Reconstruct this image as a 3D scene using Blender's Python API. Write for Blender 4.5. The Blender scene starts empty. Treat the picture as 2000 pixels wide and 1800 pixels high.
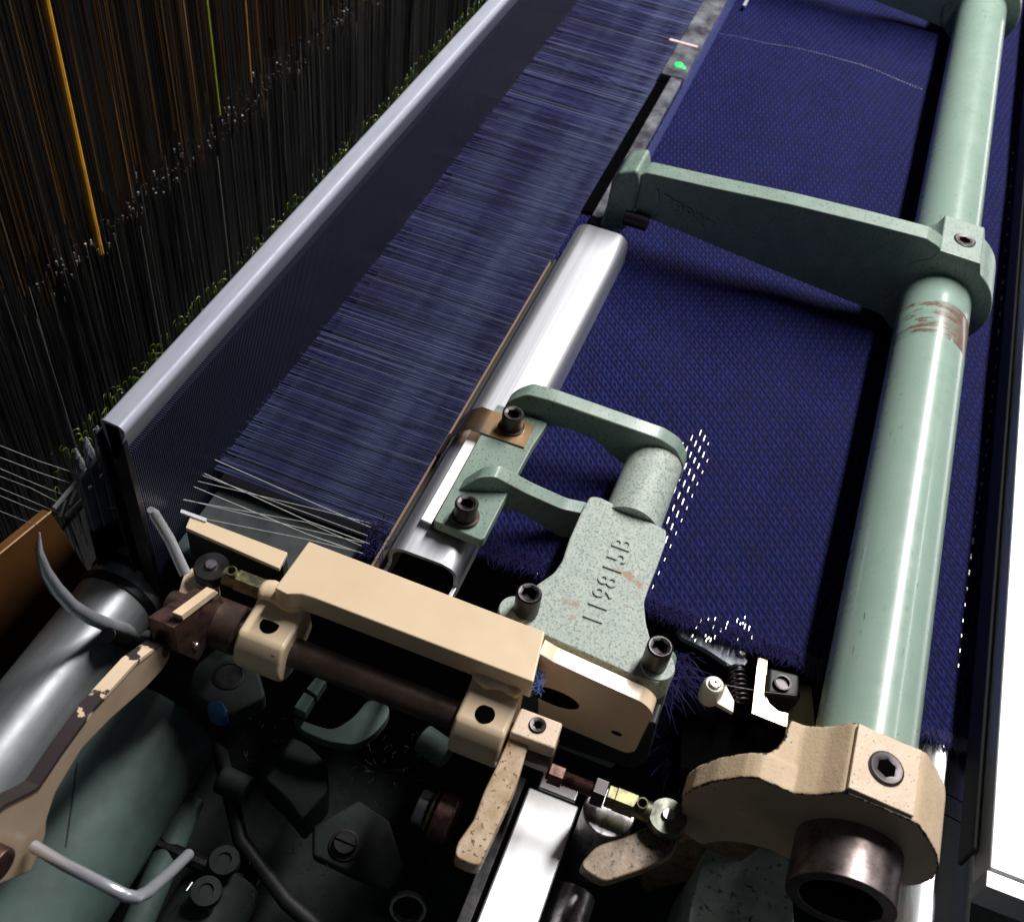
import bpy, bmesh, math, random
from mathutils import Vector, Matrix

random.seed(11)
rnd = random.uniform
S = 0.001                      # everything below is written in millimetres
C = bpy.context.scene.collection
scene = bpy.context.scene

# ------------------------------------------------------------------ camera
FPX, CX, CY = 2100.0, 1000.0, 900.0
_x = Vector((2122 - CX, -1270 - CY, FPX)).normalized()
_y = Vector((-12000, -4170, FPX)); _y = (_y - _x * _y.dot(_x)).normalized()
_z = _x.cross(_y)
ROWS = (_x, _y, _z)                                   # world = ROWS @ image direction
CAM_H = 490.0
def _w(v): return Vector((_x.dot(v), _y.dot(v), _z.dot(v)))
cam = bpy.data.objects.new('camera', bpy.data.cameras.new('camera'))
C.objects.link(cam)
right, down, fwd = _w(Vector((1, 0, 0))), _w(Vector((0, 1, 0))), _w(Vector((0, 0, 1)))
cam.matrix_world = Matrix(((right.x, -down.x, -fwd.x, 0), (right.y, -down.y, -fwd.y, 0),
                           (right.z, -down.z, -fwd.z, CAM_H * S), (0, 0, 0, 1)))
cam.data.sensor_width = 36; cam.data.sensor_fit = 'HORIZONTAL'
cam.data.lens = FPX / 2000 * 36
cam.data.clip_start = 0.03; cam.data.clip_end = 60
cam.data.dof.use_dof = True; cam.data.dof.focus_distance = 0.60; cam.data.dof.aperture_fstop = 16
scene.camera = cam

def K(px, py, **k):
    """the point (mm) where the photograph's pixel meets the plane x=, y= or z="""
    d = _w(Vector((px - CX, py - CY, FPX)))
    (a, v), = k.items(); i = 'xyz'.index(a)
    t = ((v - CAM_H) if a == 'z' else v) / d[i]
    return d * t + Vector((0, 0, CAM_H))

# ------------------------------------------------------------------ world, lamps, exposure
world = bpy.data.worlds.new('World'); scene.world = world; world.use_nodes = True
bg = world.node_tree.nodes['Background']
bg.inputs[0].default_value = (0.75, 0.85, 1.0, 1); bg.inputs[1].default_value = 0.03

def lamp(name, loc, size, energy, target=None, color=(1, .98, .95)):
    l = bpy.data.lights.new(name, 'AREA'); l.shape = 'RECTANGLE'
    l.size, l.size_y = size; l.energy = energy; l.color = color
    o = bpy.data.objects.new(name, l); C.objects.link(o); o.location = loc
    if target is not None:
        d = (Vector(target) - Vector(loc)).normalized()
        o.rotation_euler = d.to_track_quat('-Z', 'Y').to_euler()
    return o
lamp('ceiling_tube', (2.05, -0.52, 1.9), (2.3, 0.17), 118)
lamp('ceiling_tube', (2.3, -2.3, 1.9), (2.4, 0.15), 13, (2.3, -.6, 0))

scene.view_settings.view_transform = 'Standard'
scene.view_settings.look = 'None'
scene.view_settings.exposure = 0.0
scene.view_settings.gamma = 1.0
try:
    scene.cycles.use_denoising = True
    scene.cycles.max_bounces = 6
    scene.cycles.sample_clamp_indirect = 4
except Exception:
    pass

# ------------------------------------------------------------------ materials
class NT:
    def __init__(s, name):
        s.m = bpy.data.materials.new(name); s.m.use_nodes = True
        s.t = s.m.node_tree; s.b = s.t.nodes['Principled BSDF']
        s.co = s.t.nodes.new('ShaderNodeTexCoord').outputs['Object']
    def n(s, typ, **kw):
        o = s.t.nodes.new(typ)
        for k, v in kw.items(): setattr(o, k, v)
        return o
    def link(s, a, b): s.t.links.new(a, b)
    def math(s, op, a, b=None, c=None, clamp=False):
        o = s.n('ShaderNodeMath', operation=op, use_clamp=clamp)
        for i, v in enumerate((a, b, c)):
            if v is None: continue
            if isinstance(v, (int, float)): o.inputs[i].default_value = v
            else: s.link(v, o.inputs[i])
        return o.outputs[0]
    def noise(s, scale, detail=3, rough=.55, stretch=None):
        o = s.n('ShaderNodeTexNoise'); o.inputs['Scale'].default_value = scale
        o.inputs['Detail'].default_value = detail; o.inputs['Roughness'].default_value = rough
        if stretch:
            mp = s.n('ShaderNodeMapping'); mp.inputs['Scale'].default_value = stretch
            s.link(s.co, mp.inputs[0]); s.link(mp.outputs[0], o.inputs['Vector'])
        else: s.link(s.co, o.inputs['Vector'])
        return o.outputs['Fac']
    def ramp(s, f, lo, hi):
        o = s.n('ShaderNodeMapRange'); o.clamp = True
        s.link(f, o.inputs[0]); o.inputs[1].default_value = lo; o.inputs[2].default_value = hi
        return o.outputs[0]
    def mix(s, f, a, b):
        o = s.n('ShaderNodeMix', data_type='RGBA')
        for v, i in ((f, 0), (a, 6), (b, 7)):
            if isinstance(v, (int, float)): o.inputs[i].default_value = v
            elif isinstance(v, tuple): o.inputs[i].default_value = (*v, 1)
            else: s.link(v, o.inputs[i])
        return o.outputs[2]
    def bump(s, h, strength, dist):
        o = s.n('ShaderNodeBump'); o.inputs['Strength'].default_value = strength
        o.inputs['Distance'].default_value = dist * S
        s.link(h, o.inputs['Height']); s.link(o.outputs[0], s.b.inputs['Normal']); return o
    def set(s, **k):
        for n_, v in k.items():
            i = s.b.inputs[n_.replace('_', ' ')]
            if isinstance(v, tuple): i.default_value = (*v, 1)
            elif isinstance(v, (int, float)): i.default_value = v
            else: s.link(v, i)
        return s

def edge_mask(s, radius, lo, hi, breakup=220):
    bv = s.n('ShaderNodeBevel', samples=4); bv.inputs['Radius'].default_value = radius * S
    ge = s.n('ShaderNodeNewGeometry')
    d = s.n('ShaderNodeVectorMath', operation='DOT_PRODUCT')
    s.link(bv.outputs[0], d.inputs[0]); s.link(ge.outputs['Normal'], d.inputs[1])
    e = s.math('SUBTRACT', 1.0, d.outputs['Value'])
    nz = s.noise(breakup, 4, .65)
    v = s.math('MULTIPLY', e, s.math('MULTIPLY', nz, 4.0))
    return s.ramp(v, lo, hi)

def paint(name, base, rough=.35, speck=None, speck_amt=(.6, .66), speck_scale=900, mottle=None, bumps=(0, 0),
          chips=None, chip_col=(.05, .04, .04), coat=0.0, stains=None, stretch=None, chip_r=1.2, metal=0.0, chip_break=260, scratch=False, pointy=False):
    s = NT(name)
    c = base
    if mottle: c = s.mix(s.ramp(s.noise(mottle[1], 4, .6, stretch), .35, .68), base, mottle[0])
    if speck: c = s.mix(s.ramp(s.noise(speck_scale, 2, .6), *speck_amt), c, speck)
    if stains: c = s.mix(s.ramp(s.noise(stains[1], 3, .6), stains[2], stains[2] + .05), c, stains[0])
    if scratch:
        sc_ = s.ramp(s.noise(1, 2, .5, (50, 900, 900)), .705, .73); gate = s.ramp(s.noise(11, 2), .47, .53)
        c = s.mix(s.math('MULTIPLY', sc_, gate), c, (.07, .08, .07))
    r = s.ramp(s.noise(120, 3, .6), .2, .9)
    r = s.math('MULTIPLY_ADD', r, .16, rough - .07)
    if chips:
        if pointy:
            ge = s.n('ShaderNodeNewGeometry')
            e = s.ramp(s.math('ADD', ge.outputs['Pointiness'], s.math('MULTIPLY', s.math('SUBTRACT', s.noise(chip_break, 4, .65), .5), .12)), chips[0], chips[1])
        else: e = edge_mask(s, chip_r, chips[0], chips[1], chip_break)
        c = s.mix(e, c, chip_col)
    s.set(Base_Color=c, Roughness=r, Metallic=metal)
    s.b.inputs['Coat Weight'].default_value = coat; s.b.inputs['Coat Roughness'].default_value = .12
    if bumps[0]: s.bump(s.noise(bumps[1], 3, .6), bumps[0], .5)
    return s.m

def metal(name, base, rough, streak=None, dirt=None, bumps=(0, 0), edge=None):
    s = NT(name)
    c = base
    if dirt: c = s.mix(s.ramp(s.noise(dirt[1], 5, .65), dirt[2], dirt[2] + .2), base, dirt[0])
    if edge: c = s.mix(edge_mask(s, 1.0, .12, .5, 300), c, edge)
    r = rough
    if streak:
        f = s.noise(1, 4, .6, streak)
        r = s.math('MULTIPLY_ADD', f, .16, rough - .08)
        c = s.mix(s.ramp(f, .3, .75), tuple(v * .90 for v in base), base) if not dirt and not edge else c
    s.set(Base_Color=c, Roughness=r, Metallic=1.0)
    if bumps[0]: s.bump(s.noise(bumps[1], 3, .6), bumps[0], .4)
    return s.m

def plain(name, base, rough=.5, metal_=0.0, emit=None):
    s = NT(name)
    c = s.mix(s.ramp(s.noise(120, 3, .6), .3, .7), base, tuple(v * .7 for v in base))
    s.set(Base_Color=c, Roughness=rough, Metallic=metal_)
    if emit: s.set(Emission_Color=emit[0], Emission_Strength=emit[1])
    return s.m

M = {}
M['rod'] = paint('green enamel', (.27, .385, .325), .30, speck=(.12, .15, .13), speck_amt=(.735, .76), speck_scale=300,
                 mottle=((.30, .41, .35), 30), coat=.5, bumps=(.012, 60), scratch=True)
M['green'] = paint('green cast paint', (.19, .27, .225), .45, speck=(.085, .115, .095), speck_amt=(.58, .68), speck_scale=620,
                   mottle=((.245, .325, .275), 70), bumps=(.22, 480), chips=(.05, .14), chip_col=(.42, .43, .38), coat=.1, stains=((.20, .11, .075), 95, .73))
M['cast'] = paint('speckled cast paint', (.37, .435, .39), .55, speck=(.20, .245, .21), speck_amt=(.50, .66), speck_scale=640,
                  mottle=((.47, .52, .48), 200), stains=((.34, .23, .16), 42, .66), bumps=(.35, 700), chips=(.06, .2),
                  chip_col=(.52, .56, .52))
M['cream'] = paint('cream paint', (.86, .67, .455), .33, mottle=((.80, .61, .41), 25), speck=(.12, .08, .05),
                   speck_amt=(.775, .79), speck_scale=170, coat=.25, chips=(.20, .26), chip_col=(.10, .06, .04), chip_r=.9, chip_break=85)
M['cream_cast'] = paint('rough cream paint', (.66, .50, .335), .6, mottle=((.58, .43, .28), 60), speck=(.05, .04, .035),
                        speck_amt=(.72, .75), speck_scale=480, bumps=(.55, 600), chips=(.531, .540), chip_col=(.025, .02, .02), pointy=True, chip_break=300)
M['cream_pitted'] = paint('pitted cream paint', (.80, .62, .46), .5, mottle=((.70, .53, .38), 90), speck=(.07, .055, .045),
                          speck_amt=(.66, .69), speck_scale=800, bumps=(.5, 600))
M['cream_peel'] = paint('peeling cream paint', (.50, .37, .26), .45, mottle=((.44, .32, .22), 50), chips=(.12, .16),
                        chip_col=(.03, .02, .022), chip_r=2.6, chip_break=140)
M['cream_rust'] = paint('rust stained cream paint', (.56, .42, .29), .55, mottle=((.36, .22, .10), 110), speck=(.10, .06, .03),
                        speck_amt=(.6, .66), speck_scale=500, bumps=(.4, 500), chips=(.2, .4), chip_col=(.2, .12, .06))
M['brown_steel'] = paint('brown burnished steel', (.115, .075, .06), .36, mottle=((.055, .036, .03), 90), metal=.45, bumps=(.05, 300))
M['bare_end'] = metal('bare worn steel', (.30, .25, .245), .40, dirt=((.13, .095, .09), 90, .45), bumps=(.08, 220))
M['black_bolt'] = metal('black oxide steel', (.075, .066, .07), .42, edge=(.30, .28, .29))
M['blade'] = paint('slate blade steel', (.17, .19, .235), .4, metal=.25, mottle=((.12, .135, .17), 60))
M['dark_iron'] = metal('oily dark iron', (.06, .058, .06), .45, dirt=((.02, .02, .022), 60, .45), bumps=(.1, 200))
M['alu'] = metal('brushed aluminium', (.74, .75, .80), .48, streak=(3, 420, 420))
M['alu_bright'] = metal('bright aluminium', (.93, .93, .95), .56, dirt=((.80, .79, .79), 34, .52), bumps=(.02, 500))
M['chrome'] = metal('polished steel', (.80, .81, .84), .26, streak=(5, 300, 300))
M['shaft_steel'] = paint('worn shaft steel', (.36, .38, .40), .42, metal=.6, mottle=((.27, .29, .30), 40), stretch=(.3, 4, 4), bumps=(.03, 200))
M['steel'] = paint('bright steel', (.74, .76, .83), .26, metal=.65)
M['reed_bar'] = paint('satin reed steel', (.40, .42, .50), .58, mottle=((.34, .36, .44), 20), stretch=(1, 12, 12), metal=.25)
M['reed_wire'] = paint('blued reed wire', (.034, .040, .075), .4, metal=.5)
M['copper'] = metal('heat tinted strap steel', (.46, .30, .17), .36, dirt=((.22, .20, .21), 45, .50))
M['zinc'] = metal('yellow zinc plating', (.30, .28, .15), .48, dirt=((.11, .11, .075), 130, .42), bumps=(.1, 300))
M['zinc_grey'] = metal('dull zinc', (.20, .21, .175), .45, dirt=((.09, .09, .075), 130, .45), bumps=(.1, 300))
M['brass'] = metal('brass sheet', (.83, .66, .40), .38, streak=(200, 200, 10))
M['rust'] = metal('rusty brown steel', (.20, .12, .10), .5, dirt=((.08, .05, .045), 200, .45), bumps=(.2, 300))
M['cream_shaded'] = paint('shade darkened stained cream paint', (.36, .26, .17), .5, mottle=((.16, .10, .055), 90), speck=(.07, .05, .03), speck_amt=(.58, .66), speck_scale=420, bumps=(.4, 500))  # darker copy of the stained cream, shade painted into its colour
M['stained_steel'] = metal('oil spotted steel', (.50, .48, .49), .32, dirt=((.09, .075, .07), 170, .50), bumps=(.15, 260))
M['rubber'] = plain('black rubber', (.016, .018, .018), .55)
M['void'] = plain('black recess shade', (.0025, .0025, .003), .9); M['void'].node_tree.nodes['Principled BSDF'].inputs['Specular IOR Level'].default_value = 0  # flat black painted in for the darkness inside holes and gaps
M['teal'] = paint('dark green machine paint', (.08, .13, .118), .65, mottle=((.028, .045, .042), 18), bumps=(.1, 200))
M['teal_dark'] = paint('oily green paint darkened for shade', (.011, .021, .019), .75, mottle=((.004, .007, .006), 30), bumps=(.1, 200))  # darkened twin of the green paint, shade of the interior in its colour
M['plastic'] = paint('ivory plastic', (.75, .72, .60), .35, coat=.3)
M['screw'] = metal('bright screw', (.7, .7, .68), .3)
M['orange'] = paint('amber brown board', (.15, .055, .009), .6, mottle=((.09, .035, .007), 9))
M['tan_edge'] = paint('tan board edge', (.62, .40, .20), .6)
M['blue_plastic'] = plain('blue plastic', (.01, .11, .30), .4)
M['lint'] = plain('blue lint', (.10, .16, .42), .9)
M['lath'] = paint('brown lath', (.22, .145, .10), .5)
M['green_spot'] = plain('green lit spot', (.0, .6, .1), .5, emit=((.02, 1.0, .16), 1.1))
M['pink_line'] = plain('pale pink paint', (.85, .62, .62), .4)
M['selvage'] = plain('white selvage yarn', (.62, .64, .62), .6)
M['foam'] = paint('white enamel', (.9, .9, .9), .5)

def acrylic():
    s = NT('clear acrylic'); f = s.noise(60, 4, .6)
    s.set(Base_Color=s.mix(s.ramp(f, .35, .7), (.10, .10, .12), (.45, .46, .52)), Roughness=.12, Metallic=.5)
    s.bump(s.noise(120, 3), .12, .6); return s.m
M['acrylic'] = acrylic()

def cloth_mat():
    s = NT('navy woven cloth')
    sep = s.n('ShaderNodeSeparateXYZ'); s.link(s.co, sep.inputs[0])
    wob = s.math('MULTIPLY', s.math('SUBTRACT', s.noise(14, 2), .5), 2.2)
    x = s.math('ADD', s.math('MULTIPLY', sep.outputs[0], 1000.0), wob)
    y = s.math('ADD', s.math('MULTIPLY', sep.outputs[1], 1000.0), wob)
    ax, ay, bx, by = -4.3, -4.15, 6.9, -1.35
    det = ax * by - ay * bx
    ss = s.math('ADD', s.math('MULTIPLY', x, by / det), s.math('MULTIPLY', y, -bx / det))
    tt = s.math('ADD', s.math('MULTIPLY', x, -ay / det), s.math('MULTIPLY', y, ax / det))
    fs = s.math('SUBTRACT', s.math('FRACT', ss), .5); ft = s.math('SUBTRACT', s.math('FRACT', tt), .5)
    d = s.math('SQRT', s.math('ADD', s.math('POWER', s.math('DIVIDE', s.math('ADD', fs, s.math('MULTIPLY', ft, .55)), .40), 2.0), s.math('POWER', s.math('DIVIDE', ft, .20), 2.0)))
    pit = s.ramp(d, .45, 1.35)
    rid = s.math('MULTIPLY_ADD', s.math('COSINE', s.math('MULTIPLY', tt, 2 * math.pi)), -.5, .5)
    yarn = s.noise(1, 2, .5, (2600, 500, 1))
    h = s.math('MULTIPLY', s.math('MULTIPLY_ADD', pit, .92, .08), s.math('ADD', s.math('MULTIPLY', rid, .70), s.math('MULTIPLY_ADD', yarn, .85, -.22)))
    cmb = s.n('ShaderNodeCombineXYZ'); s.link(s.math('FLOOR', ss), cmb.inputs[0]); s.link(s.math('FLOOR', tt), cmb.inputs[1])
    wn = s.n('ShaderNodeTexWhiteNoise', noise_dimensions='2D'); s.link(cmb.outputs[0], wn.inputs['Vector'])
    h = s.math('MULTIPLY', h, s.math('MULTIPLY_ADD', wn.outputs['Value'], .5, .78))
    h = s.math('MULTIPLY', h, s.math('MULTIPLY_ADD', s.noise(22, 3), .6, .72))
    patch = s.ramp(s.noise(90, 3), .35, .65)
    light = s.mix(patch, (.020, .028, .162), (.028, .026, .152))
    c = s.mix(s.ramp(h, .05, 1.0), (.002, .002, .014), light)
    s.set(Base_Color=c, Roughness=.55)
    s.b.inputs['Sheen Weight'].default_value = 0
    s.b.inputs['Specular IOR Level'].default_value = .06
    s.bump(h, .8, 1.2)
    return s.m
M['cloth'] = cloth_mat()

def tint_mat(name, stops, rough=.45, metal=0.0, shade_bands=None):
    """strand colour picked per strand from a list of (position, colour)"""
    s = NT(name)
    at = s.n('ShaderNodeAttribute', attribute_name='tint')
    cr = s.n('ShaderNodeValToRGB'); cr.color_ramp.interpolation = 'LINEAR'
    while len(cr.color_ramp.elements) < len(stops): cr.color_ramp.elements.new(.5)
    for e, (p, c) in zip(cr.color_ramp.elements, stops): e.position = p; e.color = (*c, 1)
    s.link(at.outputs['Fac'], cr.inputs[0]); col = cr.outputs[0]
    if shade_bands:
        f = s.ramp(s.noise(1, 3, .55, shade_bands[1]), .40, .66)  # tone bands imitate soft shadows along the reed, mixed into the yarn colour
        col = s.mix(s.math('MULTIPLY', f, shade_bands[2]), col, shade_bands[0])
    s.set(Base_Color=col, Roughness=rough, Metallic=metal)
    return s.m
M['warp'] = tint_mat('navy warp yarn', [(0, (.007, .007, .045)), (.5, (.019, .019, .115)), (.82, (.042, .045, .19)), (1, (.16, .18, .33))], .40, 0, ((.13, .165, .31), (1.6, 30, 1), .60))
M['cord_dark'] = tint_mat('harness cord', [(0, (.002, .002, .002)), (.5, (.008, .005, .003)), (.72, (.05, .022, .007)), (.9, (.20, .085, .018)), (1, (.36, .22, .10))], .5)
M['cord_grey'] = tint_mat('heddle wire', [(0, (.002, .002, .002)), (.55, (.008, .008, .008)), (.82, (.06, .056, .055)), (1, (.40, .38, .37))], .35, .2)
M['float'] = metal('silver lurex yarn', (.95, .9, .88), .35)
M['fringe'] = plain('navy yarn ends', (.030, .026, .13), .45)

M['cord_brown'] = plain('brown harness cord', (.17, .072, .018), .6)
M['cord_amber'] = plain('amber harness cord', (.62, .30, .02), .6)
M['cord_yellow'] = plain('yellow green harness cord', (.30, .42, .03), .6)
M['cord_orange'] = plain('orange harness cord', (.42, .20, .04), .6)
M['bead'] = tint_mat('heddle coupling', [(0, (.02, .02, .02)), (.6, (.12, .11, .10)), (.88, (.35, .33, .31)), (1, (.9, .88, .85))], .25, .3)
M['loop'] = tint_mat('green heddle loop', [(0, (.02, .05, .01)), (.5, (.08, .17, .02)), (.85, (.28, .40, .05)), (1, (.8, .75, .3))], .3)

# ------------------------------------------------------------------ mesh builder
def frame(axis):
    a = Vector(axis).normalized()
    u = a.cross(Vector((0, 0, 1)))
    if u.length < 1e-3: u = Vector((1, 0, 0))
    u.normalize(); return a, u, a.cross(u)

class MB:
    def __init__(s):
        s.bm = bmesh.new(); s.tl = s.bm.verts.layers.float.new('tint'); s.tint = 0.5
    def poly(s, pts): return s.bm.faces.new([s.bm.verts.new(p) for p in pts])
    def prism(s, pts, ext):
        ext = Vector(ext); pts = [Vector(p) for p in pts]
        a = [s.bm.verts.new(p) for p in pts]; b = [s.bm.verts.new(p + ext) for p in pts]
        n = len(a)
        s.bm.faces.new(a); s.bm.faces.new(b[::-1])
        for i in range(n): s.bm.faces.new((a[i], b[i], b[(i + 1) % n], a[(i + 1) % n]))
        return s
    def box(s, lo, hi):
        (x0, y0, z0), (x1, y1, z1) = lo, hi
        return s.prism([(x0, y0, z0), (x1, y0, z0), (x1, y1, z0), (x0, y1, z0)], (0, 0, z1 - z0))
    def lathe(s, p0, axis, prof, seg=28, hexr=None, cap=True, phase=0.0):
        """prof: list of (radius, distance along axis); radius may be ('hex', r)"""
        a, u, v = frame(axis); p0 = Vector(p0); rings = []
        for r, h in prof:
            hx = isinstance(r, tuple); rr = r[1] if hx else r
            ring = []
            for i in range(seg):
                t = 2 * math.pi * i / seg
                q = rr
                if hx: q = rr * math.cos(math.pi / 6) / math.cos(((t + phase) % (math.pi / 3)) - math.pi / 6)
                ring.append(s.bm.verts.new(p0 + a * h + (u * math.cos(t) + v * math.sin(t)) * max(q, 1e-4)))
            rings.append(ring)
        for k in range(len(rings) - 1):
            A, B = rings[k], rings[k + 1]
            for i in range(seg): s.bm.faces.new((A[i], A[(i + 1) % seg], B[(i + 1) % seg], B[i]))
        if cap: s.bm.faces.new(rings[0][::-1]); s.bm.faces.new(rings[-1])
        return s
    def cyl(s, p0, p1, r, r1=None, seg=28):
        p0, p1 = Vector(p0), Vector(p1)
        return s.lathe(p0, p1 - p0, [(r, 0), (r if r1 is None else r1, (p1 - p0).length)], seg)
    def pipe(s, p0, p1, r, ri, seg=32):
        p0, p1 = Vector(p0), Vector(p1); L = (p1 - p0).length
        return s.lathe(p0, p1 - p0, [(ri, L), (ri, 0), (r, 0), (r, L), (ri, L)], seg, cap=False)
    def tube(s, pts, r, seg=8, cap=True):
        pts = [Vector(p) for p in pts]; rings = []
        prev = None
        for i, p in enumerate(pts):
            d = (pts[min(i + 1, len(pts) - 1)] - pts[max(i - 1, 0)]).normalized()
            if prev is None: _, u, v = frame(d)
            else:
                u = (prev - d * prev.dot(d)).normalized(); v = d.cross(u)
            prev = u
            rr = r[i] if isinstance(r, (list, tuple)) else r
            rings.append([s.bm.verts.new(p + (u * math.cos(2 * math.pi * k / seg) + v * math.sin(2 * math.pi * k / seg)) * rr) for k in range(seg)])
            for v_ in rings[-1]: v_[s.tl] = s.tint
        for A, B in zip(rings, rings[1:]):
            for i in range(seg): s.bm.faces.new((A[i], A[(i + 1) % seg], B[(i + 1) % seg], B[i]))
        if cap: s.bm.faces.new(rings[0][::-1]); s.bm.faces.new(rings[-1])
        return s
    def blob(s, c, r, seg=14):
        c = Vector(c); rx, ry, rz = r if isinstance(r, tuple) else (r, r, r)
        m = Matrix.Translation(c) @ Matrix.Diagonal((rx, ry, rz, 1))
        bmesh.ops.create_uvsphere(s.bm, u_segments=seg, v_segments=max(6, seg // 2), radius=1, matrix=m); return s
    def build(s, name, mat, root=None, bevel=0, sharp=35, seg=2):
        bm = s.bm
        bmesh.ops.recalc_face_normals(bm, faces=bm.faces)
        L = Vector(root.location) if root is not None else Vector((0, 0, 0))
        for v in bm.verts: v.co = v.co * S - L
        lim = math.radians(sharp)
        for f in bm.faces: f.smooth = True
        for e in (bm.edges if not bevel else []):
            if len(e.link_faces) == 2 and e.calc_face_angle(0) > lim: e.smooth = False
        me = bpy.data.meshes.new(name); bm.to_mesh(me); bm.free()
        me.materials.append(mat)
        o = bpy.data.objects.new(name, me); C.objects.link(o)
        if root is not None: o.parent = root
        if bevel:
            b = o.modifiers.new('bevel', 'BEVEL'); b.width = bevel * S; b.segments = seg
            b.limit_method = 'ANGLE'; b.angle_limit = math.radians(40); b.harden_normals = True
        return o

class Sub:
    """lets a part's own pieces be built in the same millimetre frame as the part"""
    def __init__(s, obj, root): s.obj, s.location = obj, root.location
def sub(mb, name, mat, part, root, **k):
    o = mb.build(name, mat, None, **k)
    o.data.transform(Matrix.Translation(-Vector(root.location))); o.parent = part
    return o

def tag(o, label, cat, group=None, kind=None):
    if label: o['label'] = label
    if cat: o['category'] = cat
    if group: o['group'] = group
    if kind: o['kind'] = kind
    return o
def thing(name, base, label, cat, group=None):
    o = bpy.data.objects.new(name, None); C.objects.link(o)
    o.location = Vector(base) * S; o.empty_display_size = .01
    return tag(o, label, cat, group)
def copy_tree(o, parent=None):
    c = o.copy(); C.objects.link(c)
    if parent: c.parent = parent
    for ch in list(o.children): copy_tree(ch, c)
    return c
def rpoly(pts, r, n=5):
    """round the corners of a flat outline (list of Vector)"""
    out = []; pts = [Vector(p) for p in pts]; N = len(pts)
    for i, p in enumerate(pts):
        rr = r[i] if isinstance(r, (list, tuple)) else r
        a, b = pts[i - 1] - p, pts[(i + 1) % N] - p
        k = min(rr, a.length * .48, b.length * .48)
        if k < .05: out.append(p); continue
        p0, p1 = p + a.normalized() * k, p + b.normalized() * k
        for j in range(n + 1):
            t = j / n; out.append(p0 * (1 - t) ** 2 + p * 2 * t * (1 - t) + p1 * t * t)
    return out
def arc(cx, cz, r, a0, a1, n):
    return [(cx + r * math.cos(math.radians(a0 + (a1 - a0) * i / n)), cz + r * math.sin(math.radians(a0 + (a1 - a0) * i / n))) for i in range(n + 1)]
X, Y, Z = Vector((1, 0, 0)), Vector((0, 1, 0)), Vector((0, 0, 1))

def socket_bolt(root, top, R=6.5, H=12, axis=(0, 0, 1), hexr=3.7, washer=None, name='bolt', mat='black_bolt', depth=5.5):
    a = Vector(axis).normalized(); top = Vector(top); base = top - a * H
    b = MB().lathe(base, a, [(R, 0), (R, H - .9), (R - .9, H), (hexr + .9, H), (('hex', hexr), H - .7), (('hex', hexr), H - depth), (.01, H - depth)], 36)
    o = b.build(name, M[mat], root, sharp=30)
    if washer:
        sub(MB().pipe(base - a * washer[1], base, washer[0], R - 2), 'washer', M['brown_steel'], o, root, bevel=.3)
    return o
def set_screw(root, c, r, axis=(0, 0, 1), name='set_screw', hexr=None, mat='black_bolt'):
    a = Vector(axis).normalized(); c = Vector(c); hexr = hexr or r * .55
    b = MB().lathe(c - a * 4, a, [(r, 0), (r, 4.6), (r * .88, 5.1), (hexr + .6, 5.0), (('hex', hexr), 4.7), (('hex', hexr), 4.25), (.01, 4.25)], 36)
    o = b.build(name, M[mat], root, sharp=30)
    sub(MB().lathe(c + a * .27, a, [(('hex', hexr * .97), 0), (('hex', hexr * .97), .12)], 36), 'socket', M['void'], o, root)
    return o
def letters(text, root, origin, xdir, ydir, size, width, mat, name, thick=.5):
    cu = bpy.data.curves.new(name, 'FONT'); cu.body = text; cu.size = size * S; cu.extrude = thick * S
    cu.bevel_depth = .12 * S; cu.space_character = 1.15
    tmp = bpy.data.objects.new(name, cu); C.objects.link(tmp)
    dg = bpy.context.evaluated_depsgraph_get(); me = bpy.data.meshes.new_from_object(tmp.evaluated_get(dg))
    C.objects.unlink(tmp); bpy.data.objects.remove(tmp)
    xs = [v.co.x for v in me.vertices]; k = width * S / (max(xs) - min(xs)); x0 = min(xs)
    xd, yd = Vector(xdir).normalized(), Vector(ydir).normalized(); zd = xd.cross(yd)
    og = Vector(origin) * S - Vector(root.location)
    for v in me.vertices:
        p = v.co.copy(); v.co = og + xd * (p.x - x0) * k + yd * p.y + zd * p.z
    me.materials.clear(); me.materials.append(mat)
    o = bpy.data.objects.new(name, me); C.objects.link(o); o.parent = root
    return o

# ================================================================== SETTING
f = MB().box((-3000, -4000, -960), (6000, 4000, -950)).build('floor', plain('dark workshop floor', (.02, .02, .02), .7)); f['kind'] = 'structure'
bp = MB().box((-200, 900, -900), (3600, 930, 1800)).build('back_wall', plain('dark wall behind the loom', (.006, .005, .005), .9)); bp['kind'] = 'structure'

# ================================================================== CLOTH
cl = thing('woven_cloth', (361, 0, 0), 'navy blue woven cloth with silver flecks stretched under the green rod', 'cloth')
cl.location = (0, 0, 0)
def cloth_z(x, y):
    z = .55 * (1.3 * math.sin(x * .014 + y * .03) + .9 * math.sin(x * .031 - y * .052) + .8 * math.sin(y * .085 + x * .004)) * min(1, max(0, (x - 380) / 160)) * min(1, max(0, (150 - y) / 60))
    if y < -95: z -= 20 * min(1, (-95 - y) / 55)
    if y < -150: z -= min(1, (y + 150) / -60) * -4
    if y < -205: z -= (-205 - y) ** 1.3 * .12
    return z
b = MB(); ys = list(range(152, -330, -6)); xs = [361 + i * 12 for i in range(0, 200)]
g = [[b.bm.verts.new((x + (0 if i else 1.2 * math.sin(y * .35)), y, cloth_z(x, y))) for y in ys] for i, x in enumerate(xs)]
for i in range(len(xs) - 1):
    for j in range(len(ys) - 1): b.bm.faces.new((g[i][j], g[i + 1][j], g[i + 1][j + 1], g[i][j + 1]))
b.build('cloth_sheet', M['cloth'], cl)
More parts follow.
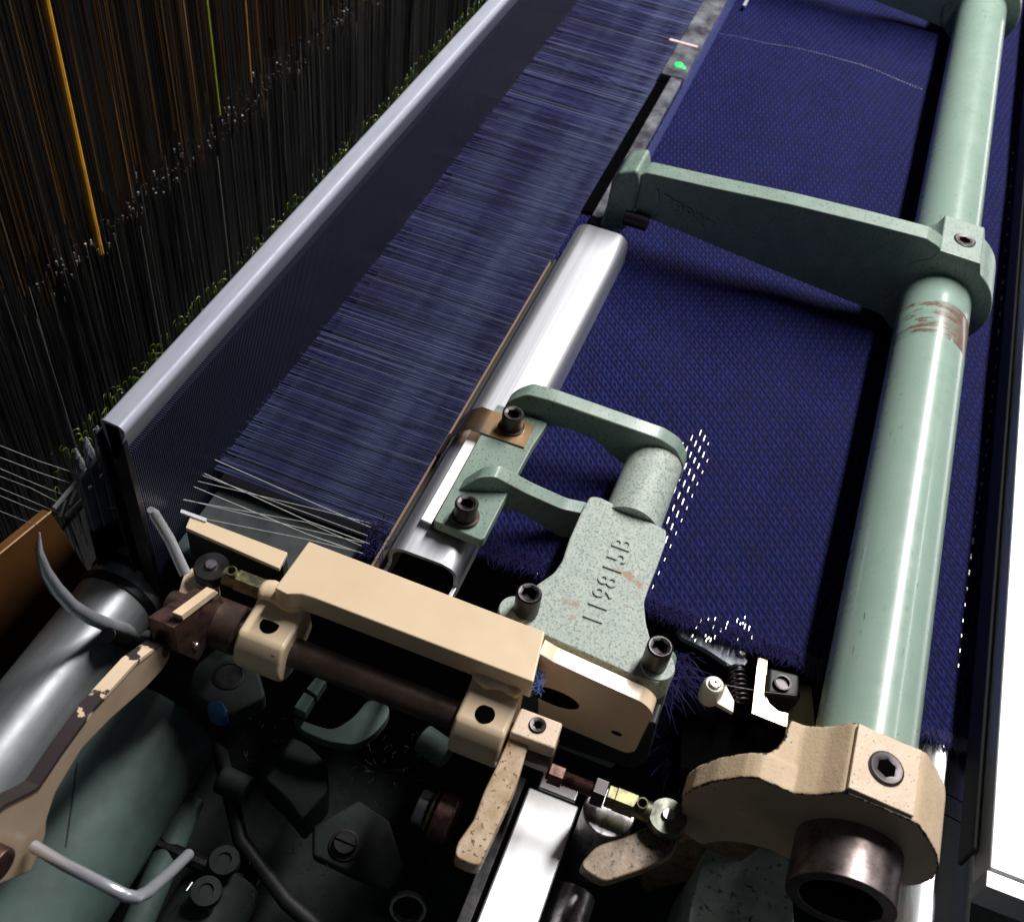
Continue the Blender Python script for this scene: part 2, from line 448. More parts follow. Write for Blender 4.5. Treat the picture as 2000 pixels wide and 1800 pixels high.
# silver floats
b = MB()
def dash(p, L, r=.55):
    p = Vector((p.x, p.y, cloth_z(p.x, p.y) + .25))
    b.tube([p + X * (-L / 2) + Z * .1, p + X * (-L * .38) + Z * .55, p + X * (L * .38) + Z * .55, p + X * (L / 2) + Z * .1], [r * .6, r, r, r * .6], 6)
A_, B_ = Vector((-3.6, -3.5, 0)), Vector((7.2, -4.1, 0))
o0 = K(1340, 880, z=.3)
for i in range(-6, 26):
    for j in range(-9, 12):
        p = o0 + A_ * i + B_ * j
        u = p.x; c0 = K(1300 + (1100 - 0) * 0, 1000, z=.3)
        # band of floats that runs along the cloth width and fades out
        cy = 5.5 - (u - 487) * .045
        w = 10.5 if u < 485 else 10.5 - (u - 485) * .28
        if u > 372 and u < 512 and abs(p.y - cy) < w:
            e = abs(p.y - cy) / max(w, .1)
            L = rnd(6.0, 7.4) if e < .75 else 3.8
            if e < .8: dash(p, L)
            else:
                for q in (-.9, 0, .9): dash(p + X * q, .6, .3)
for k in range(24):                                            # glittering ends by the trimming knife
    p = K(rnd(1345, 1475), rnd(1205, 1250), z=1.2); dash(p, rnd(1.5, 4.5), .36)
for i in range(30):                                            # weft row across the far cloth
    pass
p0, p1, p2 = K(1406, 67, z=.5), K(1600, 105, z=.5), K(1800, 173, z=.5)
for i in range(75):
    t = i / 74; p = p0 * (1 - t) ** 2 + (p1 * 2 - (p0 + p2) * .5) * 2 * t * (1 - t) + p2 * t * t
    p.z = cloth_z(p.x, p.y) + .3
    b.box(p - Vector((.45, .38, .2)), p + Vector((.45, .38, .35)))
lane = [(1978, 300), (1969, 428), (1953, 614), (1944, 717), (1925, 890), (1900, 1057), (1880, 1213), (1868, 1330)]
for (ax0, ay0), (ax1, ay1) in zip(lane, lane[1:]):             # single line of floats on the falling cloth
    m_n = max(2, int((ay1 - ay0) / 27))
    for i in range(m_n):
        t = i / m_n; px, py = ax0 + (ax1 - ax0) * t, ay0 + (ay1 - ay0) * t
        p = K(px, py, z=-18); p = K(px, py, z=cloth_z(p.x, p.y) + .3)
        big = 540 < py < 680 or 1040 < py < 1150
        dash(p, 5.5 if big else 3.0, .75 if big else .42)
for i in range(9):
    p = K(958 + i * 13 + rnd(-3, 3), 1080 + i * 5.5 + rnd(-2, 2), z=.8); b.blob(p, .45, 6)
o = b.build('silver_floats', M['float'], cl); o['kind'] = 'stuff'
# fringe along the near selvage
b = MB()
for i in range(3600):
    y = rnd(-98, 112); x = 361 + rnd(-1, 9); z = .5 + rnd(0, .6)
    L = rnd(1.5, 7.5) * (1.5 if y > 60 else 1); d = Vector((-1, rnd(-.7, .7), rnd(-.25, .55)))
    p = Vector((x, y, z)); q = p + d * L * .55 + Z * rnd(0, 1.2); e = p + d * L + Vector((rnd(-1, 1), rnd(-2, 2), rnd(-3, 1)))
    b.tube([p, q, e], [.15, .13, .07], 3, cap=False)
for i in range(500):
    y = rnd(-200, -140); p = Vector((361 + rnd(-1, 5), y, cloth_z(361, y) + .5)); d = Vector((-1, rnd(-.6, .6), rnd(-.3, .4)))
    b.tube([p, p + d * rnd(2, 5), p + d * rnd(5, 8) - Z * 1], [.2, .17, .1], 3, cap=False)
o = b.build('selvage_fringe', M['fringe'], cl); o['kind'] = 'stuff'

# ================================================================== WARP
b = MB()
RY, RZ = 264.0, 2.0
x = 347.0
while x < 1500:
    z1 = RZ + rnd(-.8, .8); dx = rnd(-.3, .3); b.tint = rnd(0, 1) ** 1.3
    w = .31 if x < 800 else .42
    b.tube([(x, 150, 1.0 + rnd(-.3, .3)), (x + dx * .5, 205, z1 * .6 + rnd(-.2, .2)), (x + dx, RY + 4, z1)], w, 5, cap=False)
    x += 1.16 if x < 800 else 1.4
for k in range(260):                                           # yarns lifted a little into the upper shed
    x = rnd(352, 1400); b.tint = rnd(.5, 1)
    b.tube([(x, 151, 1.2), (x + rnd(-.3, .3), RY + 2, rnd(3, 9))], .16, 4, cap=False)
warp = b.build('warp_yarns', M['warp']); tag(warp, 'dense sheet of navy warp yarns running from the reed to the cloth edge', 'warp yarns', kind='stuff')
MB().box((345, 150, -9), (1500, RY - 2, -7)).build('race_board', plain('dark blue felt', (.004, .004, .016), .8))
tag(bpy.data.objects['race_board'], 'dark flat board hidden below the navy warp yarns', 'board')

# selvage yarns: from the left edge over the comb to the cloth corner
sel = [((0, 870), (75, 900), (150, 925)), ((0, 893), (75, 922), (150, 948)), ((0, 915), (70, 945), (128, 968)), ((0, 930), (60, 953), (112, 980)),
       ((0, 953), (60, 978), (118, 1003)), ((0, 968), (60, 993), (108, 1010)), ((0, 998), (50, 1018), (100, 1033)),
       ((222, 944), (250, 945), (279, 943)), ((203, 966), (245, 968), (292, 972)), ((185, 990), (240, 993), (300, 999)), ((165, 1012), (270, 1023), (305, 1028), (366, 1036)),
       ((352, 868), (600, 977), (724, 1030)), ((330, 893), (600, 1017), (722, 1062)), ((318, 925), (600, 1043), (712, 1082)),
       ((345, 930), (600, 990), (726, 1022)), ((340, 970), (600, 1034), (710, 1060)), ((360, 1005), (600, 1053), (700, 1078)), ((335, 972), (600, 1020), (706, 1066)), ((330, 905), (600, 1002), (718, 1046))]
for i, pl in enumerate(sel):
    n = len(pl); ya, yb = (360, 300) if pl[0][0] == 0 else ((303, 275) if pl[0][0] < 230 else (258, 168))
    pts = [K(p[0], p[1], y=ya + (yb - ya) * (q / (n - 1))) for q, p in enumerate(pl)]
    if i >= 11: pts = [K(*p, z=z_) for p, z_ in zip(pl, (9, 5, 2.5))]
    o = MB().tube(pts, .27 if 11 <= i < 14 else .2, 5).build('selvage_yarn', M['selvage'])
    tag(o, ['pale selvage yarn running from the left photo edge to the white comb', 'white selvage yarn running from the dark blades to the reed end', 'white selvage yarn running from the reed to the navy cloth corner'][0 if i < 7 else 1 if i < 11 else 2],
        'yarn', ['selvage yarns left of the comb', 'selvage yarns between blades and reed', 'selvage yarns between reed and cloth'][0 if i < 7 else 1 if i < 11 else 2])
# knot of navy selvage ends at the cloth corner
b = MB()
for i in range(240):
    p = K(rnd(712, 770), rnd(1010, 1090), z=rnd(-4, 5)); d = Vector((rnd(-1, .3), rnd(-.5, .6), rnd(-.6, .4)))
    b.tube([p, p + d * 4 + Z * 1.5, p + d * rnd(6, 11)], [.25, .22, .12], 3, cap=False)
tag(b.build('yarn_knot', M['fringe']), 'tangled navy yarn ends at the corner where white selvage yarns meet the cloth', 'yarn ends', kind='stuff')

# ================================================================== REED
rd = thing('loom_reed', (285, RY, 0), 'long steel reed with bright top bar standing behind the warp yarns', 'reed')
rx0 = K(230, 832, y=RY).x; zt = K(230, 832, y=RY).z
prof = rpoly([Vector((0, RY + 4.5, zt - 26)), Vector((0, RY - 3.0, zt - 5)), Vector((0, RY - 3.2, zt - 2.5)), Vector((0, RY - 1, zt)), Vector((0, RY + 8.5, zt + 1)), Vector((0, RY + 10, zt - 3)), Vector((0, RY + 7, zt - 26))], [1, 2, 1.2, 1.2, 1.5, 1, 1])
MB().prism([Vector((rx0, p.y, p.z)) for p in prof], (1400, 0, 0)).build('top_bar', M['reed_bar'], rd)
b = MB(); x = rx0 + 4
while x < rx0 + 1300:
    b.box((x, RY, -40), (x + .75, RY + 5, zt - 24)); x += 1.5
o = b.build('reed_wires', M['reed_wire'], rd); o['kind'] = 'stuff'
MB().box((rx0, RY - .5, -42), (rx0 + 3.5, RY + 8, zt - 1)).build('end_plate', M['dark_iron'], rd, bevel=.4)
MB().box((rx0, RY + 14, -60), (rx0 + 1400, RY + 15, zt - 12)).build('backing_strip', plain('blue black backing', (.008, .010, .022), .6), rd)
MB().box((rx0, RY - 3, -60), (rx0 + 1400, RY + 12, -42)).build('bottom_bar', M['dark_iron'], rd)
# slay below the reed seen through the gap left of the warp
MB().box((296, 168, -17), (346, RY - 3, -12)).build('sley_plate', paint('grey green sley paint', (.06, .075, .075), .5, mottle=((.014, .018, .024), 40)))
tag(bpy.data.objects['sley_plate'], 'grey green flat plate below the white selvage yarns beside the reed end', 'plate')

# ================================================================== HARNESS
def cords(n, yr, xr, z0, z1, rad, mat, name, label, bias=1.0):
    b = MB()
    for i in range(n):
        x, y = rnd(*xr), rnd(*yr); r = rad * rnd(.5, 1.4)
        lo, hi = (z0 if not callable(z0) else z0(x, y)) + rnd(-14, 14), z1 + rnd(-10, 10)
        b.tint = rnd(0, 1) ** bias
        b.tube([(x, y, lo), (x + rnd(-6, 6), y + rnd(-2, 2), hi)], r, 4, cap=False)
    o = b.build(name, M[mat]); return tag(o, label, 'harness cords', kind='stuff')
cords(1500, (462, 640), (330, 1700), lambda x, y: -30 + (y - 450) * -.9 + rnd(0, 60), 560, .42, 'cord_dark', 'harness_cords', 'mass of dark brown and golden harness cords hanging behind the reed', 1.25)
cords(1100, (436, 470), (380, 1600), -260, -3, .26, 'cord_grey', 'heddle_wires', 'thin grey heddle wires hanging below the row of shiny couplings', 1.9)
cords(260, (500, 560), (360, 640), -300, -70, .35, 'cord_grey', 'rear_heddle_wires', 'dim grey heddle wires hanging at the far left edge', 2.4)
b = MB()
for i in range(520):
    x = rnd(440, 1500); y = 450 + rnd(-14, 14); z = -2 + random.gauss(0, 8) - (y - 450) * 1.1
    h_ = rnd(.8, 2.6); b.tint = rnd(0, 1); b.tube([(x, y, z - h_), (x + rnd(-1, 1), y, z + h_)], [rnd(.2, .5), rnd(.3, .9)], 6)
tag(b.build('heddle_couplings', M['bead']), 'row of tiny shiny couplings joining cords to grey heddle wires', 'couplings', kind='stuff')
b = MB()
for i in range(1300):
    x = rnd(300, 1500); y = rnd(300, 352); z = 27 - (y - 330) * 1.42 + rnd(-20, 7)
    r = rnd(.9, 2.0); t = rnd(-.8, .8); dx, dy = math.cos(t), math.sin(t)
    pts = [(x - dx * r, y - dy * r, z - rnd(8, 16))] + [(x + dx * r * math.cos(a), y + dy * r * math.cos(a), z + r * math.sin(a)) for a in (math.pi, 2.4, 1.57, .8, 0)] + [(x + dx * r, y + dy * r, z - rnd(2, 9))]
    b.tint = rnd(0, 1); b.tube(pts, .17, 4, cap=False)
tag(b.build('heddle_loops', M['loop']), 'row of small green wire heddle loops just behind the reed top bar', 'heddle loops', kind='stuff')
def cord(name, p, q, r, mat, label, y0=448):
    a, c = K(*p, y=y0), K(*q, y=y0)
    d = (a - c); a = c + d * 1.35
    n = 40; pts = []; rr = []
    o = MB().tube([c, a], r, 10).build(name, M[mat]); return tag(o, label, 'cord', 'coloured harness cords')
cord('harness_cord', (88, 0), (196, 495), 2.6, 'cord_amber', 'thick amber yellow harness cord hanging nearest the left of the photo')
cord('harness_cord', (403, 0), (429, 225), 1.0, 'cord_yellow', 'bright green yellow harness cord hanging right of the amber one')
cord('harness_cord', (478, 0), (490, 160), 1.1, 'cord_orange', 'short dull orange harness cord right of the green yellow cord')

# selvage blades and comb
for i, (p, q) in enumerate([((210, 815), (245, 1000)), ((190, 838), (225, 1010)), ((168, 860), (205, 1020)), ((148, 882), (185, 1030))]):
    t = thing('leno_heddle', K(q[0], q[1], y=300), ['dark leno blade pair with bright tips, nearest the reed end', 'second dark leno blade pair from the reed end, between two others',
              'third dark leno blade pair from the reed end, between two others', 'dark leno blade pair with bright tips, nearest the white comb bars'][i], 'blade', 'dark selvage blades beside the reed')
    for k, off in enumerate((0, 7)):
        a, c = K(p[0] + off, p[1] + off * 1.9, y=300 - k * 4), K(q[0] + off, q[1], y=300 - k * 4)
        w = Vector((3.2, 0, 0)); d = (a - c)
        MB().prism([c - w, c + w, c + d * .8 + w, a + w * .25, a - w * .3, c + d * .8 - w], (0, 1.4, 0)).build('blade', M['blade'], t, bevel=.3)
        MB().lathe(a - d.normalized() * 6.5 - Y * .4, d, [(1.5, 0), (1.7, 4), (.4, 9)], 10).build('tip', M['steel'], t)
        low = c - d * .55
        MB().prism([low - w, low + w, c + w, c - w], (0, 1.2, 0)).build('stem', M['dark_iron'], t)
cb = thing('leno_comb', K(130, 1000, y=300), 'small white metal comb guiding the selvage yarns at left', 'comb')
for (p, q, r) in [((105, 993), (150, 940), 1.3), ((128, 1007), (160, 975), 1.0), ((117, 1008), (128, 975), .8), ((136, 985), (148, 955), .8)]:
    MB().tube([K(*p, y=300), K(*q, y=300)], r, 6).build('bar', M['alu'], cb)
for (p, q) in [((168, 918), (176, 926)), ((198, 930), (204, 938)), ((176, 952), (182, 960))]:
    MB().box(K(*p, y=292) - Vector((1, .5, 1)), K(*p, y=292) + Vector((1, .5, 1))).build('clip', M['alu'], cb)

# ================================================================== AMBER BOARD, BIG SHAFT
pts = [K(-40, 1115, y=340), K(100, 1000, y=340), K(185, 1135, y=340), K(150, 1330, y=340), K(30, 1345, y=340), K(-40, 1420, y=340)]
bd = thing('amber_board', pts[0], 'amber brown board standing behind the big steel shaft at far left', 'board')
MB().prism(pts, (0, 6, 0)).build('panel', M['orange'], bd, bevel=.6)
MB().tube([pts[0] + Z * .5, pts[1] + Z * .5], .5, 6).build('edge_line', M['tan_edge'], bd)
pts = [K(-30, 1425, y=322), K(40, 1325, y=322), K(46, 1345, y=322), K(-30, 1460, y=322)]
tag(MB().prism(pts, (0, 6, 0)).build('tan_strip', M['tan_edge'], bevel=.4), 'narrow tan strip below the amber board at the left edge', 'strip')
sy, sz, sr = 287, -46, 23
sh = thing('steel_shaft', (200, sy, sz), 'thick polished steel shaft lying diagonally at lower left', 'shaft')
MB().cyl((60, sy, sz), (308, sy, sz), sr, seg=64).build('shaft_body', M['shaft_steel'], sh)
for x0, r in ((268, 24.5), (281, 24.5), (292, 25)):
    MB().lathe((x0, sy, sz), X, [(r - .8, 0), (r, .8), (r, 5), (r - .8, 5.8)], 40).build('collar', M['dark_iron'], sh, sharp=40)
# curved gripper hook in front of the board
hk = thing('curved_hook', K(230, 1215, y=290), 'curved polished steel hook with sharp tip over the steel shaft', 'hook')
path = [(77, 1040), (76, 1075), (88, 1115), (110, 1150), (140, 1183), (175, 1205), (215, 1222), (255, 1232), (282, 1236)]
rr = [.4, 1.8, 2.9, 3.4, 3.6, 3.8, 4.0, 4.0, 3.6]
MB().tube([K(*p, y=268) for p in path], rr, 10).build('hook_blade', M['steel'], hk, sharp=60)
MB().cyl(K(210, 1240, y=262), K(275, 1262, y=262), 4.5).build('hook_base', M['dark_iron'], hk, bevel=.6)
MB().box(K(262, 1262, y=264) - Vector((4, 3, 3)), K(262, 1262, y=264) + Vector((4, 3, 3))).build('hook_block', M['steel'], hk, bevel=.6)
# loose pin
pn = MB().tube([K(362, 1120, y=232), K(330, 1052, y=244), K(300, 1003, y=250), K(294, 995, y=250)], [3.0, 3.0, 3.0, 1.8], 16).build('steel_pin', M['steel'], sharp=60)
tag(pn, 'straight bright steel pin leaning beside the cream back bar', 'pin')

# ================================================================== TEMPLE CHANNEL
ch = thing('temple_channel', (325, 121, 0), 'rounded aluminium channel laid on the cloth edge, open at its near end', 'channel')
yl, yr_, zt_, th, rr_ = 142.0, 101.0, 25.0, 2.4, 10.0
outer = arc(yr_ + rr_, zt_ - rr_, rr_, 180, 90, 8) + arc(yl - rr_, zt_ - rr_, rr_, 90, 0, 8)
inner = arc(yl - rr_, zt_ - rr_, rr_ - th, 0, 90, 8) + arc(yr_ + rr_, zt_ - rr_, rr_ - th, 90, 180, 8)
sec = [(yr_, 1.0)] + outer + [(yl, 1.0), (yl - th, 1.0)] + inner + [(yr_ + th, 1.0)]
b = MB(); x0, x1 = 324.0, 653.0
ra = [b.bm.verts.new((x0, p[0], p[1])) for p in sec]; rb_ = [b.bm.verts.new((x1, p[0], p[1])) for p in sec]
n = len(sec); h = n // 2
for i in range(n): b.bm.faces.new((ra[i], ra[(i + 1) % n], rb_[(i + 1) % n], rb_[i]))
for R_ in (ra, rb_):
    for i in range(h - 1): b.bm.faces.new((R_[i], R_[i + 1], R_[n - 2 - i], R_[n - 1 - i]))
    b.bm.faces.new((R_[0], R_[n - 1], R_[n - 1])) if False else None
b.build('channel_body', M['alu'], ch, sharp=50)
MB().box((296, yl - th, 1), (x0 - .3, yl, 9)).build('flange', M['alu'], ch, bevel=.3)
MB().box((296, yr_, 1), (x0 - .3, yr_ + th, 9)).build('flange', M['alu'], ch, bevel=.3)
MB().box((400, 104, -2), (x1 - 2, 139, .5)).build('inner_shade_floor', M['void'], ch)
a, c = K(722, 1125, z=4), K(1072, 510, z=4)
tag(MB().box((a.x, 149.6, 0), (c.x, 151.0, 4)).build('brown_lath', M['lath'], bevel=.2), 'thin brown lath running along the left side of the aluminium channel', 'lath')
a, c = K(735, 1115, z=3), K(1085, 505, z=3)
tag(MB().box((a.x, 143.2, -1), (c.x, 149.0, 2)).build('gap_shade_strip', M['rubber']), 'black strip standing in for the shaded gap between the brown lath and the aluminium channel', 'strip')  # black strip put in for the dark of the open gap here

# acrylic temple bar beyond the bracket
ab = thing('clear_bar', (700, 130, 0), 'clear scratched bar along the cloth edge beyond the bracket arm', 'bar')
MB().box((688, 128, 1), (965, 139, 9)).build('front_bar', M['acrylic'], ab, bevel=.8)
MB().box((930, 127, 1.5), (1800, 149, 10)).build('rear_bar', M['acrylic'], ab, bevel=.8)
MB().box((700, 139.5, 0), (929, 150, 3)).build('shadow_strip', M['void'], ab)  # black strip imitates the shadow beside the clear bar
MB().box((700, 121, .8), (1800, 127, 2.2)).build('film_strip', paint('blue cloth seen through film', (.03, .036, .13), .3, coat=.4), ab)
p = K(1335, 85, z=10.2); MB().box(p - Vector((2, 14, .2)), p + Vector((2, 14, .5))).build('mark', M['pink_line'], ab)
p = K(1326, 128, z=10); MB().blob(p + Z * .6, (5, 4.2, 1.2)).blob(p + Vector((-2, -5, .2)), (2.5, 2.4, .9)).build('green_spot', M['green_spot'], ab)
MB().box((1120, 108, 4), (1600, 111, 6)).build('bright_edge', M['alu'], ab)

# ================================================================== GREEN ROD
ry, rz, rR = -118.5, 31.5, 24.0
rod = thing('green_rod', (600, ry, rz), 'long round green enamel rod with a worn brown band', 'rod')
MB().cyl((262, ry, rz), (2600, ry, rz), rR, seg=72).build('rod_body', M['rod'], rod)
MB().pipe((225, ry, rz), (262.5, ry, rz), rR - .25, 17.5, 72).build('bare_end', M['bare_end'], rod, bevel=.7)
MB().cyl((240, ry, rz), (262, ry, rz), 17.4, seg=48).build('bore_shade_plug', M['void'], rod)
s = NT('worn band primer')
sep = s.n('ShaderNodeSeparateXYZ'); s.link(s.co, sep.inputs[0])
nz = s.noise(1, 5, .7, (220, 45, 45)); m1 = s.ramp(nz, .50, .56)
side = s.ramp(sep.outputs[1], .008, -.016)              # worn more towards the cloth-roller side
m2 = s.math('MINIMUM', s.math('ADD', m1, s.math('MULTIPLY', side, s.ramp(s.noise(1, 4, .6, (60, 20, 20)), .34, .42))), 1.0)
s.set(Base_Color=s.mix(m2, (.27, .40, .335), s.mix(s.ramp(s.noise(400, 3), .4, .6), (.145, .09, .07), (.21, .14, .11))), Roughness=.33)
s.b.inputs['Coat Weight'].default_value = .4
MB().lathe((606, ry, rz), X, [(rR + .02, 0), (rR + .12, .5), (rR + .12, 38), (rR + .02, 38.5)], 72, cap=False).build('worn_band', s.m, rod)
# ================================================================== BRACKET ARM on the rod
def bracket(label):
    t = thing('bracket_arm', (675, ry, rz), label, 'bracket', 'green bracket arms on the rod')
    xf = 675.0
    P = lambda *q: [K(a_, c_, x=xf) for a_, c_ in q]
    arm = P((1243, 345), (1262, 337), (1400, 368), (1550, 400), (1700, 437), (1810, 466), (1836, 483), (1850, 530), (1790, 620), (1740, 625), (1700, 606), (1500, 524), (1300, 441), (1240, 416))
    MB().prism(rpoly(arm, 2.0, 3), (16, 0, 0)).build('arm', M['green'], t, bevel=.9, seg=3)
    # hub
    hub = []
    for a_ in range(0, 360, 8):
        r_ = 37.0; y_, z_ = ry + r_ * math.cos(math.radians(a_)), rz + r_ * math.sin(math.radians(a_))
        hub.append((y_, z_))
    hub = [(y_, min(z_, 72.5)) if ry - 16 < y_ < ry + 12 else (y_, z_) for y_, z_ in hub]
    hub = [(y_, z_) for y_, z_ in hub if not (ry - 15 < y_ < ry + 12 and z_ > 50)]
    idx = next(i for i, q in enumerate(hub) if q[0] < ry and q[1] > rz)
    hub[idx:idx] = [(ry + 13, 73.0), (ry - 15, 72.0)]
    MB().prism([Vector((xf - .5, y_, z_)) for y_, z_ in hub], (46, 0, 0)).build('hub', M['green'], t, bevel=.9, seg=3)
    # gusset between arm and hub
    # boss at the left end
    bs = P((1196, 352), (1212, 332), (1248, 328), (1252, 352), (1243, 400), (1222, 447), (1172, 440), (1186, 400))
    MB().prism([p + X * -4 for p in bs], (34, 0, 0)).build('boss', M['green'], t, bevel=3, seg=3)
    p = K(1243, 430, x=xf - 4)
    b0 = MB().cyl(p + Y * 9, p - Y * 9 , 6.0, seg=24); b0.build('bolt', M['black_bolt'], t, bevel=.6)
    set_screw(t, Vector((xf + 21, ry - 2.5, 72.4)), 7.5, (0, 0, 1))
    return t, P
br, P = bracket('green bracket arm clamped on the rod beside the aluminium channel end')
o_ = K(1286, 392, x=674.4)
letters('179927', br, K(1283, 391, x=674.6) , (0, -1, -.28), (0, .28, 1), 13, (K(1283, 391, x=675) - K(1412, 420, x=675)).length, M['green'], 'cast_number', .8)
def proj_y(x, y, z):
    w = Vector((x, y, z - CAM_H)); c = ROWS[0] * w.x + ROWS[1] * w.y + ROWS[2] * w.z
    return CY + FPX * c.y / c.z
x2 = 900.0
while proj_y(x2, -148, 20) > 62: x2 += 2
far = copy_tree(br); far.location.x = x2 * S
far['label'] = 'far green bracket arm clamped on the rod at the top edge'
for ch_ in list(far.children):
    if ch_.name.startswith('cast_number'): bpy.data.objects.remove(ch_)

# ================================================================== TEMPLE CASTING with number
ct = thing('temple_casting', K(1180, 1250, z=20), 'speckled green casting plate with raised number and four black bolts', 'casting')
plate = [(1153, 968), (1172, 970), (1302, 1034), (1300, 1060), (1284, 1105), (1270, 1140), (1258, 1175), (1262, 1215), (1274, 1262), (1305, 1290), (1290, 1335), (1246, 1322), (1066, 1240), (1000, 1212), (1005, 1178),
         (1050, 1140), (1082, 1118), (1098, 1095), (1112, 1052), (1135, 1000)]
MB().prism(rpoly([K(a_, c_, z=28) for a_, c_ in plate], 2.2, 3), (0, 0, -8)).build('number_plate', M['cast'], ct, bevel=1.0, seg=3)
MB().lathe(K(1284, 1300, z=28) - Z * 18, Z, [(9, 0), (9.2, 17), (8.6, 19)], 28).build('bolt_boss', M['cast'], ct, sharp=40)
MB().lathe(K(1006, 1192, z=28) - Z * 16, Z, [(8.6, 0), (8.8, 15), (8.2, 17)], 28).build('bolt_boss', M['cast'], ct, sharp=40)
L_, R__ = K(1207, 925, z=22), K(1322, 950, z=22)
cy_, cr_ = (L_.y + R__.y) / 2, (L_.y - R__.y) / 2
MB().cyl((398, cy_, 17), (458, cy_, 17), cr_ * .97, seg=40).build('column', M['cast'], ct, sharp=40)
farrib = [(985, 792), (1002, 780), (1030, 770), (1075, 782), (1200, 826), (1290, 858), (1320, 878), (1335, 908), (1328, 940), (1300, 950), (1240, 925), (1192, 888), (1165, 862), (1110, 838), (1075, 832), (1050, 846), (1010, 838), (982, 815)]
MB().prism(rpoly([K(a_, c_, x=437 + (a_ - 985) / 350 * 15) for a_, c_ in farrib], 3, 3), (11, 0, 0)).build('rib', M['green'], ct, bevel=1.2, seg=3)
nearrib = [(892, 958), (935, 932), (966, 930), (1030, 964), (1098, 994), (1142, 1003), (1116, 1062), (1072, 1035), (1004, 996), (975, 1000), (945, 1004), (900, 985)]
MB().prism(rpoly([K(a_, c_, x=366 + (a_ - 893) / 247 * 27) for a_, c_ in nearrib], 3, 3), (9, 0, 0)).build('rib', M['green'], ct, bevel=1.2, seg=3)
pad = [(972, 788), (1070, 826), (1040, 872), (1006, 935), (975, 995), (946, 1051), (938, 1054), (847, 1016)]
MB().prism(rpoly([K(a_, c_, z=36) for a_, c_ in pad], 1.5, 3), (0, 0, -7)).build('pad', M['green'], ct, bevel=.8)
q = [K(a_, c_, z=29) for a_, c_ in ((985, 800), (1058, 828), (940, 1062), (838, 1022))]
MB().prism(q, (0, 0, -3.6)).build('rubber_pad', M['rubber'], ct, bevel=.5)
q = [K(a_, c_, z=30) for a_, c_ in ((924, 834), (945, 842), (842, 1022), (822, 1013))]
MB().prism(q, (0, 0, -1.6)).build('shim', M['alu_bright'], ct, bevel=.2)
for (px, py) in ((1003, 806), (912, 981)):
    socket_bolt(ct, K(px, py, z=49), 6.4, 10.5, washer=(7.8, 1.6))
for (px, py) in ((1034, 1157), (1290, 1261)):
    socket_bolt(ct, K(px, py, z=45), 6.6, 15, hexr=4.2)
a, c = K(1158, 1216, z=28), K(1222, 1052, z=28)
letters('119815B', ct, (K(1172, 1216, z=28.3) + Vector((0, -1, 0))), (1, .0, 0), (0, 1, 0), 15.0, 58, M['cast'], 'cast_number', .55)
# copper coloured strap
b = MB(); pth = [(864, 852, 2.0), (880, 838, 12), (903, 822, 26), (918, 812, 36), (935, 808, 38.2), (960, 815, 38.2), (1020, 838, 38.0)]
pts = [K(a_, c_, z=z_) for a_, c_, z_ in pth]
yy = [151.5, 146, 143.5, 138, 131, 124, 97]; zz = [3, 10, 22, 31.5, 37.5, 37.2, 37.2]
w0, w1 = K(1025, 874, z=37).x, K(1050, 832, z=37).x
rowA = [b.bm.verts.new((w0, y_, z_)) for y_, z_ in zip(yy, zz)]; rowB = [b.bm.verts.new((w1, y_, z_)) for y_, z_ in zip(yy, zz)]
rowC = [b.bm.verts.new((w0, y_, z_ - 1.3)) for y_, z_ in zip(yy, zz)]; rowD = [b.bm.verts.new((w1, y_, z_ - 1.3)) for y_, z_ in zip(yy, zz)]
for i in range(len(yy) - 1):
    for A1, B1 in ((rowA, rowB), (rowD, rowC), (rowC, rowA), (rowB, rowD)): b.bm.faces.new((A1[i], B1[i], B1[i + 1], A1[i + 1]))
for i in (0, -1): b.bm.faces.new((rowA[i], rowB[i], rowD[i], rowC[i]))
b.build('strap', M['copper'], ct, sharp=50)
# green base foot under the casting
fb = thing('casting_foot', (312, 10, -70), 'green machine foot with dark rubber edge below the casting plate', 'foot')
MB().prism(rpoly([Vector((309, -22, 18)), Vector((309, 52, 18)), Vector((309, 52, -90)), Vector((309, -10, -90)), Vector((309, -24, -20))], [8, 3, 2, 2, 6]), (20, 0, 0)).build('foot_body', M['green'], fb, bevel=1.5)

